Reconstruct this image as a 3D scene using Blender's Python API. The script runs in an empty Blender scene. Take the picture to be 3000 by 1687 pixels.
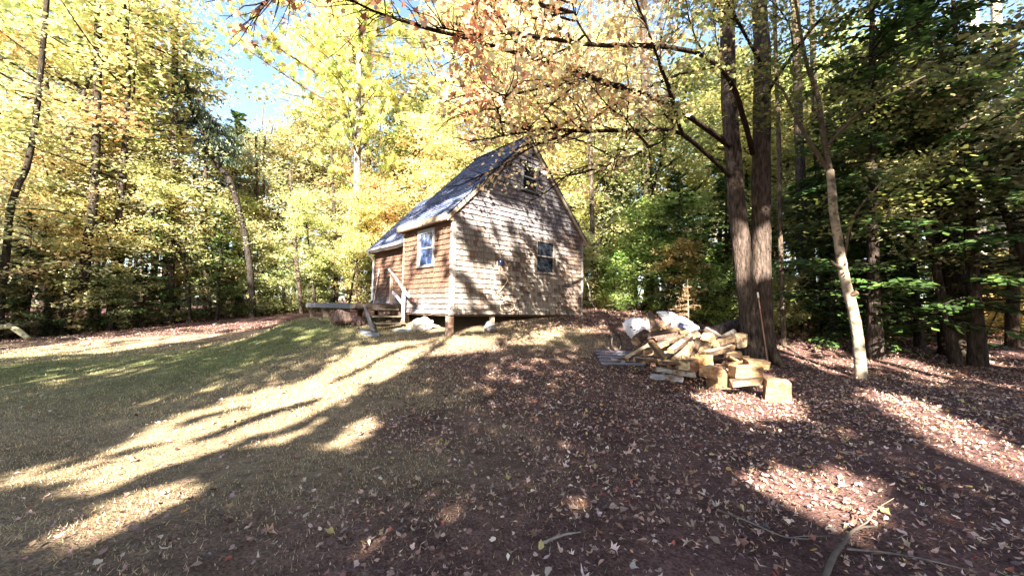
import bpy, math, random
import numpy as np
from mathutils import Matrix, Vector
rs = np.random.RandomState(11); random.seed(5)
SC = bpy.context.scene
# ---------------------------------------------------------------- camera, sky, sun, exposure
FPX = 1163.478; PITCH = math.radians(2.992); ROLL = math.radians(1.063); CZ = 1.55
cam = bpy.data.cameras.new('camera'); camo = bpy.data.objects.new('camera', cam); SC.collection.objects.link(camo)
cam.sensor_width = 36; cam.lens = FPX / 3000 * 36; cam.clip_start = .05; cam.clip_end = 600
camo.matrix_world = Matrix.Translation((0, 0, CZ)) @ Matrix.Rotation(math.pi / 2 + PITCH, 4, 'X') @ Matrix.Rotation(ROLL, 4, 'Z')
SC.camera = camo
SUN_EL = math.radians(32.5); SUN_AZ = math.atan(.13)          # light travels towards +Y and a little +X
w = bpy.data.worlds.new('World'); SC.world = w; w.use_nodes = True
nt = w.node_tree; bg = nt.nodes['Background']
sky = nt.nodes.new('ShaderNodeTexSky'); sky.sky_type = 'NISHITA'; sky.sun_disc = False
sky.sun_elevation = SUN_EL; sky.sun_rotation = math.pi + SUN_AZ
nt.links.new(sky.outputs[0], bg.inputs[0]); bg.inputs[1].default_value = .05
sky.ozone_density = 1.5; sky.dust_density = 1.2
sl = bpy.data.lights.new('sun', 'SUN'); sl.energy = 5.0; sl.angle = math.radians(.5); sl.color = (1, .89, .72)
so = bpy.data.objects.new('sun', sl); SC.collection.objects.link(so)
SD = Vector((math.sin(SUN_AZ) * math.cos(SUN_EL), math.cos(SUN_AZ) * math.cos(SUN_EL), -math.sin(SUN_EL)))
so.rotation_euler = SD.to_track_quat('-Z', 'Y').to_euler(); so.location = (-3, -20, 25)
SC.view_settings.view_transform = 'Standard'; SC.view_settings.look = 'None'
SC.view_settings.exposure = 3.45; SC.view_settings.gamma = 1
SC.render.engine = 'CYCLES'
SC.cycles.max_bounces = 5; SC.cycles.diffuse_bounces = 3; SC.cycles.glossy_bounces = 2; SC.cycles.transmission_bounces = 3

# ---------------------------------------------------------------- view ray helpers
def ray(px, py):
    u, v = px - 1500, py - 843.5; c, s = math.cos(ROLL), math.sin(ROLL)
    X = c * u + s * v; up = -(-s * u + c * v) / FPX
    y = math.cos(PITCH) - up * math.sin(PITCH); z = math.sin(PITCH) + up * math.cos(PITCH)
    return np.array([X / FPX / y, 1., z / y])
def at(px, py, Y):
    r = ray(px, py); return np.array([r[0] * Y, Y, CZ + r[2] * Y])

# ---------------------------------------------------------------- terrain height
ctrl = [(1315,985,10.1),(1703,923,13.75),(1445,947,11.3),(943,943,13.5),(1003,938,12.1),(850,938,12.5),(1230,973,10.7),(1150,973,10.9),(1030,958,11.2),(1100,967,11.2),(150,985,17),(0,1000,15),(560,945,20),(800,915,24),
(0,1450,3.3),(1500,1687,2.35),(0,1687,2.2),(3000,1687,2.4),(750,1200,5.9),(1300,1100,7.4),(600,1020,11.5),(2275,1178,6.8),(2225,1062,10),
(2520,1110,8.7),(1800,1000,10.5),(1600,1040,9),(1900,1300,4.6),(2905,965,17),(2700,1200,6),(3000,1400,3.7),(1830,900,19),(2300,955,18),(2500,970,18)]
far = [(-70,60,1.3),(0,80,2.6),(70,60,1.8),(-70,0,0),(70,0,.4),(0,-50,0),(-60,-50,0),(60,-50,0),(-8,12,.35),(0,-3,0),(-6,0,0),(6,0,.05),(-40,25,.2),(40,20,.8),(0,40,1.9),(3,22,1.75)]
CP = np.array([at(*c) for c in ctrl] + [np.array(f, float) for f in far])
def _U(r2): return np.where(r2 > 0, r2 * np.log(r2 + 1e-12), 0) * .5
_n = len(CP); _K = _U(((CP[:, None, :2] - CP[None, :, :2]) ** 2).sum(-1)) + np.eye(_n) * .15
_M = np.zeros((_n + 3, _n + 3)); _M[:_n, :_n] = _K; _M[:_n, _n] = 1; _M[:_n, _n + 1:] = CP[:, :2]; _M[_n, :_n] = 1; _M[_n + 1:, :_n] = CP[:, :2].T
_W = np.linalg.solve(_M, np.r_[CP[:, 2], 0, 0, 0])
def _hash(ix, iy, s):
    h = (ix.astype(np.int64) * 374761393 + iy.astype(np.int64) * 668265263 + s * 974711) & 0x7fffffff
    h = ((h ^ (h >> 13)) * 1274126177) & 0x7fffffff
    return ((h ^ (h >> 16)) & 0xffff) / 65535.
def vn(x, y, s=0):
    x = np.asarray(x, float); y = np.asarray(y, float)
    ix, iy = np.floor(x), np.floor(y); fx, fy = x - ix, y - iy
    fx = fx * fx * (3 - 2 * fx); fy = fy * fy * (3 - 2 * fy)
    a = _hash(ix, iy, s); b = _hash(ix + 1, iy, s); c = _hash(ix, iy + 1, s); d = _hash(ix + 1, iy + 1, s)
    return (a * (1 - fx) + b * fx) * (1 - fy) + (c * (1 - fx) + d * fx) * fy
def gz(x, y):
    x = np.asarray(x, float); y = np.asarray(y, float)
    r2 = (x[..., None] - CP[:, 0]) ** 2 + (y[..., None] - CP[:, 1]) ** 2
    z = _U(r2) @ _W[:_n] + _W[_n] + _W[_n + 1] * x + _W[_n + 2] * y
    return z + .05 * (vn(x * .9, y * .9, 3) - .5) + .022 * (vn(x * 3.1, y * 3.1, 4) - .5)
def gnd(px, py):
    r = ray(px, py); Y = np.arange(1.2, 90, .02); z = CZ + r[2] * Y; g = gz(r[0] * Y, Y)
    k = int(np.argmax(z <= g)); return np.array([r[0] * Y[k], Y[k], g[k]])

# ---------------------------------------------------------------- mesh builder
class MB:
    def __init__(s): s.g = []; s.n = 0
    def add(s, V, F, col=(1, 1, 1), mi=0, smooth=False):
        V = np.asarray(V, float).reshape(-1, 3); F = np.asarray(F, np.int64)
        c = np.asarray(col, float)
        if c.ndim == 1: c = np.tile(c[:3], (len(F), 1))
        s.g.append((V, F + s.n, c[:, :3], mi, smooth)); s.n += len(V); return s
    def hexa(s, C, col=(1, 1, 1), mi=0):       # C (N,8,3): bottom ring 0-3, top ring 4-7
        C = np.asarray(C, float).reshape(-1, 8, 3); N = len(C)
        f = np.array([[0,3,2,1],[4,5,6,7],[0,1,5,4],[1,2,6,5],[2,3,7,6],[3,0,4,7]])
        F = (np.arange(N)[:, None, None] * 8 + f[None]).reshape(-1, 4)
        c = np.asarray(col, float)
        if c.ndim == 2: c = np.repeat(c, 6, 0)
        return s.add(C.reshape(-1, 3), F, c, mi)
    def box(s, a, b, col=(1, 1, 1), mi=0):
        x0, y0, z0 = a; x1, y1, z1 = b
        return s.hexa([[x0,y0,z0],[x1,y0,z0],[x1,y1,z0],[x0,y1,z0],[x0,y0,z1],[x1,y0,z1],[x1,y1,z1],[x0,y1,z1]], col, mi)
    def beam(s, p, q, wd, th, col=(1, 1, 1), mi=0, up=(0, 0, 1), jit=0, taper=1):
        p = np.array(p, float); q = np.array(q, float); d = q - p; d /= np.linalg.norm(d)
        u = np.array(up, float); sd = np.cross(d, u); sd /= np.linalg.norm(sd); u = np.cross(sd, d)
        C = []
        for e, k in ((p, 1), (q, taper)):
            for a, b in ((-1, -1), (1, -1), (1, 1), (-1, 1)):
                C.append(e + sd * a * wd / 2 * k + u * b * th / 2 * k + (rs.randn(3) * jit if jit else 0))
        C = np.array(C); return s.hexa(C, col, mi)
    def tube(s, P, R, n=7, col=(1, 1, 1), mi=0, cap=True, wob=0):
        P = np.asarray(P, float); m = len(P); R = np.broadcast_to(np.asarray(R, float), (m,))
        T = np.gradient(P, axis=0); T /= np.linalg.norm(T, axis=1)[:, None] + 1e-12
        ref = np.array([1, 0, 0]) if abs(T[0][0]) < .8 else np.array([0, 1, 0])
        u = np.cross(T, ref); u /= np.linalg.norm(u, axis=1)[:, None] + 1e-12; v = np.cross(T, u)
        a = np.arange(n) * 2 * math.pi / n
        rr = R[:, None, None] * (1 + (wob * (rs.rand(m, n, 1) - .5) if wob else 0))
        V = P[:, None] + rr * (np.cos(a)[None, :, None] * u[:, None] + np.sin(a)[None, :, None] * v[:, None])
        i = np.arange(m - 1)[:, None] * n; j = np.arange(n)[None]; j2 = (j + 1) % n
        F = np.stack([i + j, i + n + j, i + n + j2, i + j2], -1).reshape(-1, 4)
        s.add(V.reshape(-1, 3), F[:, ::-1], col, mi, True)
        if cap:
            for k in (0, m - 1):
                ids = np.arange(n)[None] if k == 0 else np.arange(n)[None, ::-1]
                s.add(V[k], ids, col, mi)
        return s
    def build(s, name, mat, parent=None):
        mats = mat if isinstance(mat, (list, tuple)) else [mat]
        me = bpy.data.meshes.new(name)
        V = np.concatenate([g[0] for g in s.g]).astype(np.float32)
        L = np.concatenate([g[1].ravel() for g in s.g]).astype(np.int32)
        K = np.concatenate([np.full(len(g[1]), g[1].shape[1]) for g in s.g]).astype(np.int32)
        st = np.concatenate([[0], np.cumsum(K)[:-1]]).astype(np.int32)
        me.vertices.add(len(V)); me.vertices.foreach_set('co', V.ravel())
        me.loops.add(len(L)); me.loops.foreach_set('vertex_index', L)
        me.polygons.add(len(K)); me.polygons.foreach_set('loop_start', st); me.polygons.foreach_set('loop_total', K)
        me.polygons.foreach_set('material_index', np.concatenate([np.full(len(g[1]), g[3]) for g in s.g]).astype(np.int32))
        me.polygons.foreach_set('use_smooth', np.concatenate([np.full(len(g[1]), g[4]) for g in s.g]).astype(bool))
        c = np.concatenate([g[2] for g in s.g]); c = np.concatenate([c, np.ones((len(c), 1))], 1).astype(np.float32)
        me.update(calc_edges=True)
        at_ = me.attributes.new('col', 'FLOAT_COLOR', 'FACE'); at_.data.foreach_set('color', c.ravel())
        for m_ in mats: me.materials.append(m_)
        o = bpy.data.objects.new(name, me); SC.collection.objects.link(o)
        if parent is not None: o.parent = parent
        return o
def tag(o, label=None, cat=None, group=None, kind=None):
    if label: o['label'] = label
    if cat: o['category'] = cat
    if group: o['group'] = group
    if kind: o['kind'] = kind
    return o
def empty(name, loc, label, cat, group=None, rz=0):
    o = bpy.data.objects.new(name, None); SC.collection.objects.link(o); o.location = loc; o.rotation_euler = (0, 0, rz)
    o.empty_display_size = .2
    return tag(o, label, cat, group)
def local(o_loc, P): return np.asarray(P, float) - np.asarray(o_loc, float)

# leaf shapes (x across, y along)
S_OVAL = np.array([[0,0],[.28,.3],[.26,.68],[0,1],[-.26,.68],[-.28,.3]]) - [0, .5]
S_QUAD = np.array([[0,0],[.36,.5],[0,1],[-.36,.5]]) - [0, .5]
S_RAG = np.array([[-.5,-.45],[.1,-.5],[.5,-.2],[.35,.45],[-.15,.3],[-.45,.5]])
S_MAPLE = np.array([[0,-.5],[.07,-.28],[.38,-.30],[.28,-.08],[.52,.12],[.22,.14],[.16,.24],[0,.55],[-.16,.24],[-.22,.14],[-.52,.12],[-.28,-.08],[-.38,-.30],[-.07,-.28]])
S_PT = np.array([[0,-.55],[.2,-.38],[.36,-.1],[.24,.2],[.1,.38],[0,.55],[-.12,.3],[-.3,.12],[-.34,-.2],[-.14,-.36]])
S_NEED = np.array([[-.05,-.5],[.05,-.5],[.03,.5],[-.03,.5]])
def leaves(mb, P, size, shape=S_OVAL, tilt=.5, col=(1, 1, 1), dirs=None, fold=0, mi=0, asp=1, irr=0, curl=0):
    P = np.asarray(P, float); N = len(P); size = np.broadcast_to(size, (N,))
    nrm = np.stack([rs.randn(N) * tilt, rs.randn(N) * tilt, np.ones(N)], 1); nrm /= np.linalg.norm(nrm, axis=1)[:, None]
    if dirs is None:
        a = rs.rand(N) * 6.283; d = np.stack([np.cos(a), np.sin(a), np.zeros(N)], 1)
    else: d = np.array(dirs, float)
    d = d - (d * nrm).sum(1)[:, None] * nrm if dirs is None else d
    d /= np.linalg.norm(d, axis=1)[:, None] + 1e-9
    if dirs is not None: nrm = nrm - (nrm * d).sum(1)[:, None] * d; nrm /= np.linalg.norm(nrm, axis=1)[:, None] + 1e-9
    sdv = np.cross(d, nrm); k = len(shape)
    sh = np.broadcast_to(shape[None], (N, k, 2))
    if irr: sh = sh * (1 + irr * rs.randn(N, k, 1)) * np.stack([rs.uniform(.5, 1.1, (N, 1)), np.ones((N, 1))], -1)
    V = P[:, None] + size[:, None, None] * (sh[:, :, :1] * asp * sdv[:, None] + sh[:, :, 1:] * d[:, None])
    if curl: V = V + (size[:, None] * curl * rs.uniform(-.5, 1.3, (N, 1)) * (sh ** 2).sum(-1) * 2)[..., None] * nrm[:, None]
    if fold: V = V + (size[:, None] * fold * np.abs(shape[None, :, 0]) * (rs.rand(N)[:, None] + .2))[..., None] * nrm[:, None]
    F = np.arange(N * k).reshape(N, k); mb.add(V.reshape(-1, 3), F, col, mi)
def pal(N, cols, wts, jit=.18):
    cols = np.array(cols, float); wts = np.array(wts, float); wts /= wts.sum()
    c = cols[rs.choice(len(cols), N, p=wts)]
    return np.clip(c * (1 + jit * rs.randn(N, 1)) * (1 + .06 * rs.randn(N, 3)), .004, .95)

# ---------------------------------------------------------------- materials
def mat(name, rough=.85, bump=0, bscale=40, stretch=(1, 1, 1), noise=.3, nscale=12, spec=.3, c2=None, c2scale=3, base=None, metal=0, detail=5):
    m = bpy.data.materials.new(name); m.use_nodes = True; t = m.node_tree; b = t.nodes['Principled BSDF']
    b.inputs['Roughness'].default_value = rough; b.inputs['Metallic'].default_value = metal
    b.inputs['Specular IOR Level'].default_value = spec
    if base is None:
        a = t.nodes.new('ShaderNodeAttribute'); a.attribute_name = 'col'; src = a.outputs['Color']
    else:
        a = t.nodes.new('ShaderNodeRGB'); a.outputs[0].default_value = (*base, 1); src = a.outputs[0]
    oi = t.nodes.new('ShaderNodeObjectInfo')
    mx = t.nodes.new('ShaderNodeMix'); mx.data_type = 'RGBA'; mx.blend_type = 'MULTIPLY'; mx.inputs[0].default_value = 1
    t.links.new(src, mx.inputs[6]); t.links.new(oi.outputs['Color'], mx.inputs[7]); src = mx.outputs[2]
    tc = t.nodes.new('ShaderNodeTexCoord'); mp = t.nodes.new('ShaderNodeMapping'); mp.inputs['Scale'].default_value = stretch
    t.links.new(tc.outputs['Object'], mp.inputs[0])
    if noise:
        n = t.nodes.new('ShaderNodeTexNoise'); n.inputs['Scale'].default_value = nscale; n.inputs['Detail'].default_value = detail
        t.links.new(mp.outputs[0], n.inputs[0])
        r = t.nodes.new('ShaderNodeMapRange'); r.inputs[1].default_value = .3; r.inputs[2].default_value = .7
        r.inputs[3].default_value = 1 - noise; r.inputs[4].default_value = 1 + noise * .6
        t.links.new(n.outputs[0], r.inputs[0])
        m2 = t.nodes.new('ShaderNodeMix'); m2.data_type = 'RGBA'; m2.blend_type = 'MULTIPLY'; m2.inputs[0].default_value = 1
        t.links.new(src, m2.inputs[6]); t.links.new(r.outputs[0], m2.inputs[7]); src = m2.outputs[2]
    if c2:
        n = t.nodes.new('ShaderNodeTexNoise'); n.inputs['Scale'].default_value = c2scale; n.inputs['Detail'].default_value = 6
        t.links.new(tc.outputs['Object'], n.inputs[0])
        r = t.nodes.new('ShaderNodeMapRange'); r.inputs[1].default_value = .52; r.inputs[2].default_value = .62
        t.links.new(n.outputs[0], r.inputs[0])
        m3 = t.nodes.new('ShaderNodeMix'); m3.data_type = 'RGBA'; m3.inputs[7].default_value = (*c2, 1)
        t.links.new(r.outputs[0], m3.inputs[0]); t.links.new(src, m3.inputs[6]); src = m3.outputs[2]
    t.links.new(src, b.inputs['Base Color'])
    if bump:
        n = t.nodes.new('ShaderNodeTexNoise'); n.inputs['Scale'].default_value = bscale; n.inputs['Detail'].default_value = 6
        t.links.new(mp.outputs[0], n.inputs[0]); bp = t.nodes.new('ShaderNodeBump')
        bp.inputs['Strength'].default_value = min(1, bump); bp.inputs['Distance'].default_value = .03 * max(1, bump)
        t.links.new(n.outputs[0], bp.inputs['Height']); t.links.new(bp.outputs[0], b.inputs['Normal'])
    return m
def leafmat(name, trans=.35):
    m = bpy.data.materials.new(name); m.use_nodes = True; t = m.node_tree; t.nodes.remove(t.nodes['Principled BSDF'])
    a = t.nodes.new('ShaderNodeAttribute'); a.attribute_name = 'col'; oi = t.nodes.new('ShaderNodeObjectInfo')
    mx = t.nodes.new('ShaderNodeMix'); mx.data_type = 'RGBA'; mx.blend_type = 'MULTIPLY'; mx.inputs[0].default_value = 1
    t.links.new(a.outputs['Color'], mx.inputs[6]); t.links.new(oi.outputs['Color'], mx.inputs[7])
    d = t.nodes.new('ShaderNodeBsdfDiffuse'); tr = t.nodes.new('ShaderNodeBsdfTranslucent'); ms = t.nodes.new('ShaderNodeMixShader')
    t.links.new(mx.outputs[2], d.inputs[0]); t.links.new(mx.outputs[2], tr.inputs[0]); ms.inputs[0].default_value = trans
    t.links.new(d.outputs[0], ms.inputs[1]); t.links.new(tr.outputs[0], ms.inputs[2])
    g = t.nodes.new('ShaderNodeBsdfGlossy'); g.inputs['Roughness'].default_value = .42; g.inputs[0].default_value = (1, 1, 1, 1)
    m2 = t.nodes.new('ShaderNodeMixShader'); m2.inputs[0].default_value = .05
    t.links.new(ms.outputs[0], m2.inputs[1]); t.links.new(g.outputs[0], m2.inputs[2])
    t.links.new(m2.outputs[0], t.nodes['Material Output'].inputs[0]); return m
M_LEAF = leafmat('leaf'); M_MAPLE = leafmat('maple_leaf', .5); M_NEEDLE = leafmat('needle', .2); M_GRASS = leafmat('grass_blade', .3); M_FALLEN = leafmat('fallen_leaf', .12)
M_BARK = mat('bark', .95, 1.6, 6, (7, 7, 1.6), .75, 3, .05, detail=9)
M_BARKP = mat('pale_bark', .8, .5, 20, (1, 1, 2), .35, 6, .2, c2=(.10, .09, .07), c2scale=5)
M_SHING = mat('cedar_shingle', .9, .35, 60, (6, 6, .6), .38, 14, .15)
M_ROOF = mat('asphalt_shingle', .8, .4, 120, (1, 1, 1), .25, 90, .35)
M_WOOD = mat('weathered_board', .85, .3, 30, (4, 4, 4), .35, 8, .2)
M_SPLIT = mat('split_wood', .8, .8, 26, (1, 1, 3.5), .5, 9, .15, c2=(.13, .08, .05), c2scale=7)
M_DARKW = mat('rough_dark_wood', .9, .5, 25, (1, 1, 1), .4, 7, .1)
M_WHITE = mat('painted_trim', .6, .1, 30, (1, 1, 1), .15, 8, .4)
M_METAL = mat('painted_metal', .4, 0, 30, (1, 1, 1), .08, 5, .5)
M_STONE = mat('stone', .9, .8, 14, (1, 1, 1), .4, 6, .2)
M_CLOTH = mat('woven_sack', .65, .5, 14, (1, 1, 1), .08, 5, .3)
M_PAINT = mat('print', .6, 0, 1, (1, 1, 1), 0, 1, .3)
def glass(name, base):
    m = mat(name, .06, .04, 3, (1, 1, 1), .6, 3.5, .6, base=base); return m
M_GLASSD = glass('dark_glass', (.012, .014, .02)); M_GLASSB = mat('painted_reflection_glass', .12, 0, 3, (1, 1, .6), .75, 3.2, .9, base=(.02, .035, .10), c2=(.10, .14, .25), c2scale=2.6)  # pale blue blotches in the side pane colour stand for sky reflections
M_DARK = mat('dark_void', 1, 0, 1, (1, 1, 1), 0, 1, 0, base=(.01, .008, .008))
# ground: vertex colour plus fine litter noise
def ground_mat():
    m = bpy.data.materials.new('ground'); m.use_nodes = True; t = m.node_tree; b = t.nodes['Principled BSDF']
    b.inputs['Roughness'].default_value = 1; b.inputs['Specular IOR Level'].default_value = .05
    a = t.nodes.new('ShaderNodeAttribute'); a.attribute_name = 'gcol'; tc = t.nodes.new('ShaderNodeTexCoord')
    src = a.outputs['Color']
    for sc, lo, hi, lohi in ((55, .55, 1.5, (.32, .68)), (9, .7, 1.3, (.3, .7)), (1.3, .75, 1.25, (.3, .7))):
        n = t.nodes.new('ShaderNodeTexNoise'); n.inputs['Scale'].default_value = sc; n.inputs['Detail'].default_value = 5
        t.links.new(tc.outputs['Object'], n.inputs[0])
        r = t.nodes.new('ShaderNodeMapRange'); r.inputs[1].default_value, r.inputs[2].default_value = lohi; r.inputs[3].default_value = lo; r.inputs[4].default_value = hi
        t.links.new(n.outputs[0], r.inputs[0])
        x = t.nodes.new('ShaderNodeMix'); x.data_type = 'RGBA'; x.blend_type = 'MULTIPLY'; x.inputs[0].default_value = 1
        t.links.new(src, x.inputs[6]); t.links.new(r.outputs[0], x.inputs[7]); src = x.outputs[2]
    t.links.new(src, b.inputs['Base Color'])
    n = t.nodes.new('ShaderNodeTexNoise'); n.inputs['Scale'].default_value = 45; n.inputs['Detail'].default_value = 6
    t.links.new(tc.outputs['Object'], n.inputs[0]); bp = t.nodes.new('ShaderNodeBump'); bp.inputs['Strength'].default_value = .9; bp.inputs['Distance'].default_value = .03
    t.links.new(n.outputs[0], bp.inputs['Height']); t.links.new(bp.outputs[0], b.inputs['Normal']); return m

# ---------------------------------------------------------------- ground
def grass_mask(x, y):      # 1 = lawn, 0 = leaf litter
    e = (x + 1.2) - (y - 4) * .12 + (vn(x * .8, y * .8, 9) - .5) * 2.6
    g = 1 / (1 + np.exp(e * 1.3))
    e2 = np.exp(-((x - 1.2) ** 2 / 3 + (y - 10.3) ** 2 / 2.2)) * .8       # grass by the house front
    lf = 1 / (1 + np.exp(-((x + 4.2) * .18 + 14.8 - y + (vn(x * .5, y * .5, 5) - .5) * 1.5) * 1.6)) if True else 1
    return np.clip(np.maximum(g * lf, e2), 0, 1)
def green_mask(x, y):   # where the lawn is still green
    return np.clip(np.exp(-((y - 10 - .25 * (x + 8)) / 3.6) ** 2) * np.clip((-x - 2.5) / 3, 0, 1) * (.35 + 1.3 * (vn(x * .5, y * .5, 21) - .2)) + np.exp(-((x + .2) ** 2 + (y - 9.6) ** 2) / 2) * .25, 0, .85)
sx = np.sinh(np.linspace(-1, 1, 361) * 4.6) / math.sinh(4.6) * 180
sy = np.sinh(np.linspace(-.75, 1, 361) * 4.6) / math.sinh(4.6) * 180 + 5
GX, GY = np.meshgrid(sx, sy); GZ = gz(GX.ravel(), GY.ravel()).reshape(GX.shape)
gm = bpy.data.meshes.new('ground'); ny, nx = GX.shape
idx = np.arange(ny * nx).reshape(ny, nx)
Fg = np.stack([idx[:-1, :-1], idx[:-1, 1:], idx[1:, 1:], idx[1:, :-1]], -1).reshape(-1, 4)
gm.from_pydata(np.stack([GX, GY, GZ], -1).reshape(-1, 3).tolist(), [], Fg.tolist())
gm.polygons.foreach_set('use_smooth', np.ones(len(Fg), bool))
m_ = grass_mask(GX.ravel(), GY.ravel())[:, None]
lit_c = np.array([.095, .056, .052]); gr_c = np.array([.185, .145, .095]); green = np.array([.095, .115, .042])
gv_ = green_mask(GX.ravel(), GY.ravel())[:, None]; gr = gr_c * (1 - gv_) + green * gv_
pd_ = GY.ravel() - ((GX.ravel() + 4.2) * .18 + 14.8); pm_ = (np.clip((pd_ + .1) * 2, 0, 1) * np.clip((2.6 - pd_) * 1.5, 0, 1) * (GX.ravel() < -6))[:, None]
gc = np.concatenate([(lit_c * (1 - m_) + gr * m_) * (1 - pm_) + np.array([.26, .185, .125]) * pm_, np.ones((len(m_), 1))], 1).astype(np.float32)  # path dirt coloured paler, as if already sunlit
ga = gm.attributes.new('gcol', 'FLOAT_COLOR', 'POINT'); ga.data.foreach_set('color', gc.ravel())
gm.materials.append(ground_mat()); ground = bpy.data.objects.new('ground', gm); SC.collection.objects.link(ground); tag(ground, kind='structure')

# ---------------------------------------------------------------- cabin
TH = math.radians(42.303); C0 = np.array([-1.548, 10.146, CZ - .17])
AX = np.array([math.cos(TH), math.sin(TH), 0]); BX = np.array([-math.sin(TH), math.cos(TH), 0])
def H(a, b, z): return C0 + a * AX + b * BX + np.array([0, 0, z])
W, L, HS = 5.365, 2.63, 2.40
ZE, ZR, OE, OR_ = 2.579, 5.467, .211, .072
SLOPE = (ZR - ZE) / (W / 2 + OE); EXP = HS / 17
cab = empty('cabin', C0, 'small weathered cedar-shingled cabin with steep blue-grey roof raised on posts', 'cabin', rz=TH)
def roof_z(a): return ZE + SLOPE * (a + OE) if a < W / 2 else ZE + SLOPE * (W + OE - a)
def shingle_wall(mb, org, du, dn, zlo, zhi, lo, hi, holes, colf, expo=EXP, seed=0):
    org, du, dn = map(np.array, (org, du, dn)); uz = np.array([0, 0, 1.]); r = np.random.RandomState(seed)
    C, K = [], []; z = zlo
    while z < zhi - .01:
        zt = min(z + expo * 1.04, zhi); l0, h0 = lo(z), hi(z); l1, h1 = lo(zt), hi(zt); x = min(l0, l1)
        cr = r.randn() * .003
        while x < max(h0, h1):
            wd = r.uniform(.07, .16); x1 = x + wd; xc = (x + x1) / 2; zc = (z + zt) / 2
            if not any(a0 < xc < a1 and b0 < zc < b1 for a0, a1, b0, b1 in holes):
                xb0, xb1 = np.clip([x + .005, x1 - .005], l0, h0); xt0, xt1 = np.clip([x + .005, x1 - .005], l1, h1)
                if xb1 - xb0 > .004 or xt1 - xt0 > .004:
                    dz = r.randn() * .006 + cr; pr = .030 + r.rand() * .014
                    zb = z + dz
                    P = lambda u, n, zz: org + du * u + dn * n + uz * zz
                    C.append([P(xb0, .0, zb), P(xb1, .0, zb), P(xb1, pr, zb), P(xb0, pr, zb), P(xt0, 0, zt), P(xt1, 0, zt), P(xt1, .006, zt), P(xt0, .006, zt)])
                    K.append(colf(xc, zc, r))
            x = x1
        z += expo
    C = np.array(C)
    if np.cross(du, dn)[2] < 0: C = C[:, [3, 2, 1, 0, 7, 6, 5, 4]]
    mb.hexa(C, np.array(K), 0)
GREY, TAN, BRN, DRK = np.array([.18, .17, .19]), np.array([.25, .225, .21]), np.array([.14, .085, .06]), np.array([.065, .045, .045])
def mixc(*cw):
    s = sum(w_ for _, w_ in cw); return sum(c_ * w_ for c_, w_ in cw) / s
def col_gable(a, z, r):
    up = np.clip((z - 1.7) / 1.2, 0, 1); n = float(vn(a * 1.7, z * 2.5, 31)); k = r.rand()
    br = np.clip((a - 3.9) * 1.2, 0, 1) * np.clip((2.95 - z) * 3, 0, 1) * (1 if not (2.0 < z < 2.25 and a < 4.7) else 0)   # browner patch by the right eave
    c = GREY * up + TAN * (1 - up)
    if r.rand() < .13 * (1 - up) + .75 * br + (n > .6) * .25 * (1 - up): c = c * .3 + (BRN if k < .65 else DRK) * .7
    return c * r.uniform(.8, 1.2)
def col_side(b, z, r):
    n = float(vn(b * 2.2, z * 2.2, 33)); low = np.clip((.75 - z) * 2, 0, 1); k = r.rand()
    c = mixc((np.array([.135, .078, .056]), 1 - low), (np.array([.17, .165, .19]), low + .01))
    if n > .5 or k < .2: c = c * .45 + mixc((DRK, .6), (BRN, .4)) * .55
    return c * r.uniform(.8, 1.25)
# gable wall
def glo(z): return max(0, (z - ZE + .09) / SLOPE - OE)
def ghi(z): return W - glo(z)
WG = (2.994, 3.943, 1.266, 2.388); WA = (2.372, 3.108, 3.743, 4.616)
mb = MB(); shingle_wall(mb, (0, -.001, 0), (1, 0, 0), (0, -1, 0), 0, ZR - .10, glo, ghi, [WG, WA], col_gable, seed=1)
zz = ZR - .12; ze_ = roof_z(0) - .12
F5 = [[0, 0, .0], [W, 0, 0], [W, 0, ze_], [W / 2, 0, zz], [0, 0, ze_]]
mb.add(F5 + [[p[0], .1, p[2]] for p in F5], [[0, 1, 2, 3, 4]], (.05, .04, .035)); mb.add(F5 + [[p[0], .1, p[2]] for p in F5], [[0, 5, 6, 1], [1, 6, 7, 2], [2, 7, 8, 3], [3, 8, 9, 4], [4, 9, 5, 0]], (.05, .04, .035))
o = mb.build('gable_wall', M_SHING, cab); tag(o, 'front gable wall, silvery grey shingles above and browner ones below')
# left wall, right wall, back
WS = (.85, 1.76, 1.28, 2.36)
mb = MB(); shingle_wall(mb, (-.001, 0, 0), (0, 1, 0), (-1, 0, 0), 0, HS + .02, lambda z: 0, lambda z: L, [WS], col_side, seed=2)
mb.box((0, .1, 0), (.1, L, HS + .05), (.05, .04, .035)); o = mb.build('side_wall', M_SHING, cab); tag(o, 'side wall of reddish brown stained shingles')
mb = MB(); mb.box((W - .1, .1, 0), (W, L, HS), (.2, .16, .14))
B5 = [[.1, L, 0], [W - .1, L, 0], [W - .1, L, ze_], [W / 2, L, zz], [.1, L, ze_]]
mb.add(B5 + [[p[0], L - .08, p[2]] for p in B5], [[4, 3, 2, 1, 0], [5, 6, 7, 8, 9]], (.2, .16, .14)); mb.build('back_wall', M_SHING, cab)
mb = MB(); mb.box((.1, .1, .0), (W - .1, L - .1, .12), (.04, .03, .025)); mb.box((0, .02, -.05), (W, .10, .0), (.10, .07, .05)); mb.box((0, .1, -.05), (.08, L, .0), (.10, .07, .05))
mb.build('floor_frame', M_DARKW, cab)
# corner boards
mb = MB(); tw = (.33, .30, .29)
mb.box((-.03, -.032, -.02), (.075, -.003, HS), tw); mb.box((-.032, -.003, -.02), (-.003, .07, HS), tw); mb.build('corner_board', M_WOOD, cab)
mb = MB(); mb.box((W - .06, -.032, -.02), (W + .03, -.003, HS + .05), tw); mb.box((W + .002, -.003, 0), (W + .03, .07, HS), tw); mb.build('corner_board', M_WOOD, cab)
mb = MB(); mb.box((-.03, L - .05, 0), (-.003, L + .02, HS), (.5, .33, .22)); mb.build('corner_board', M_WOOD, cab)
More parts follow.
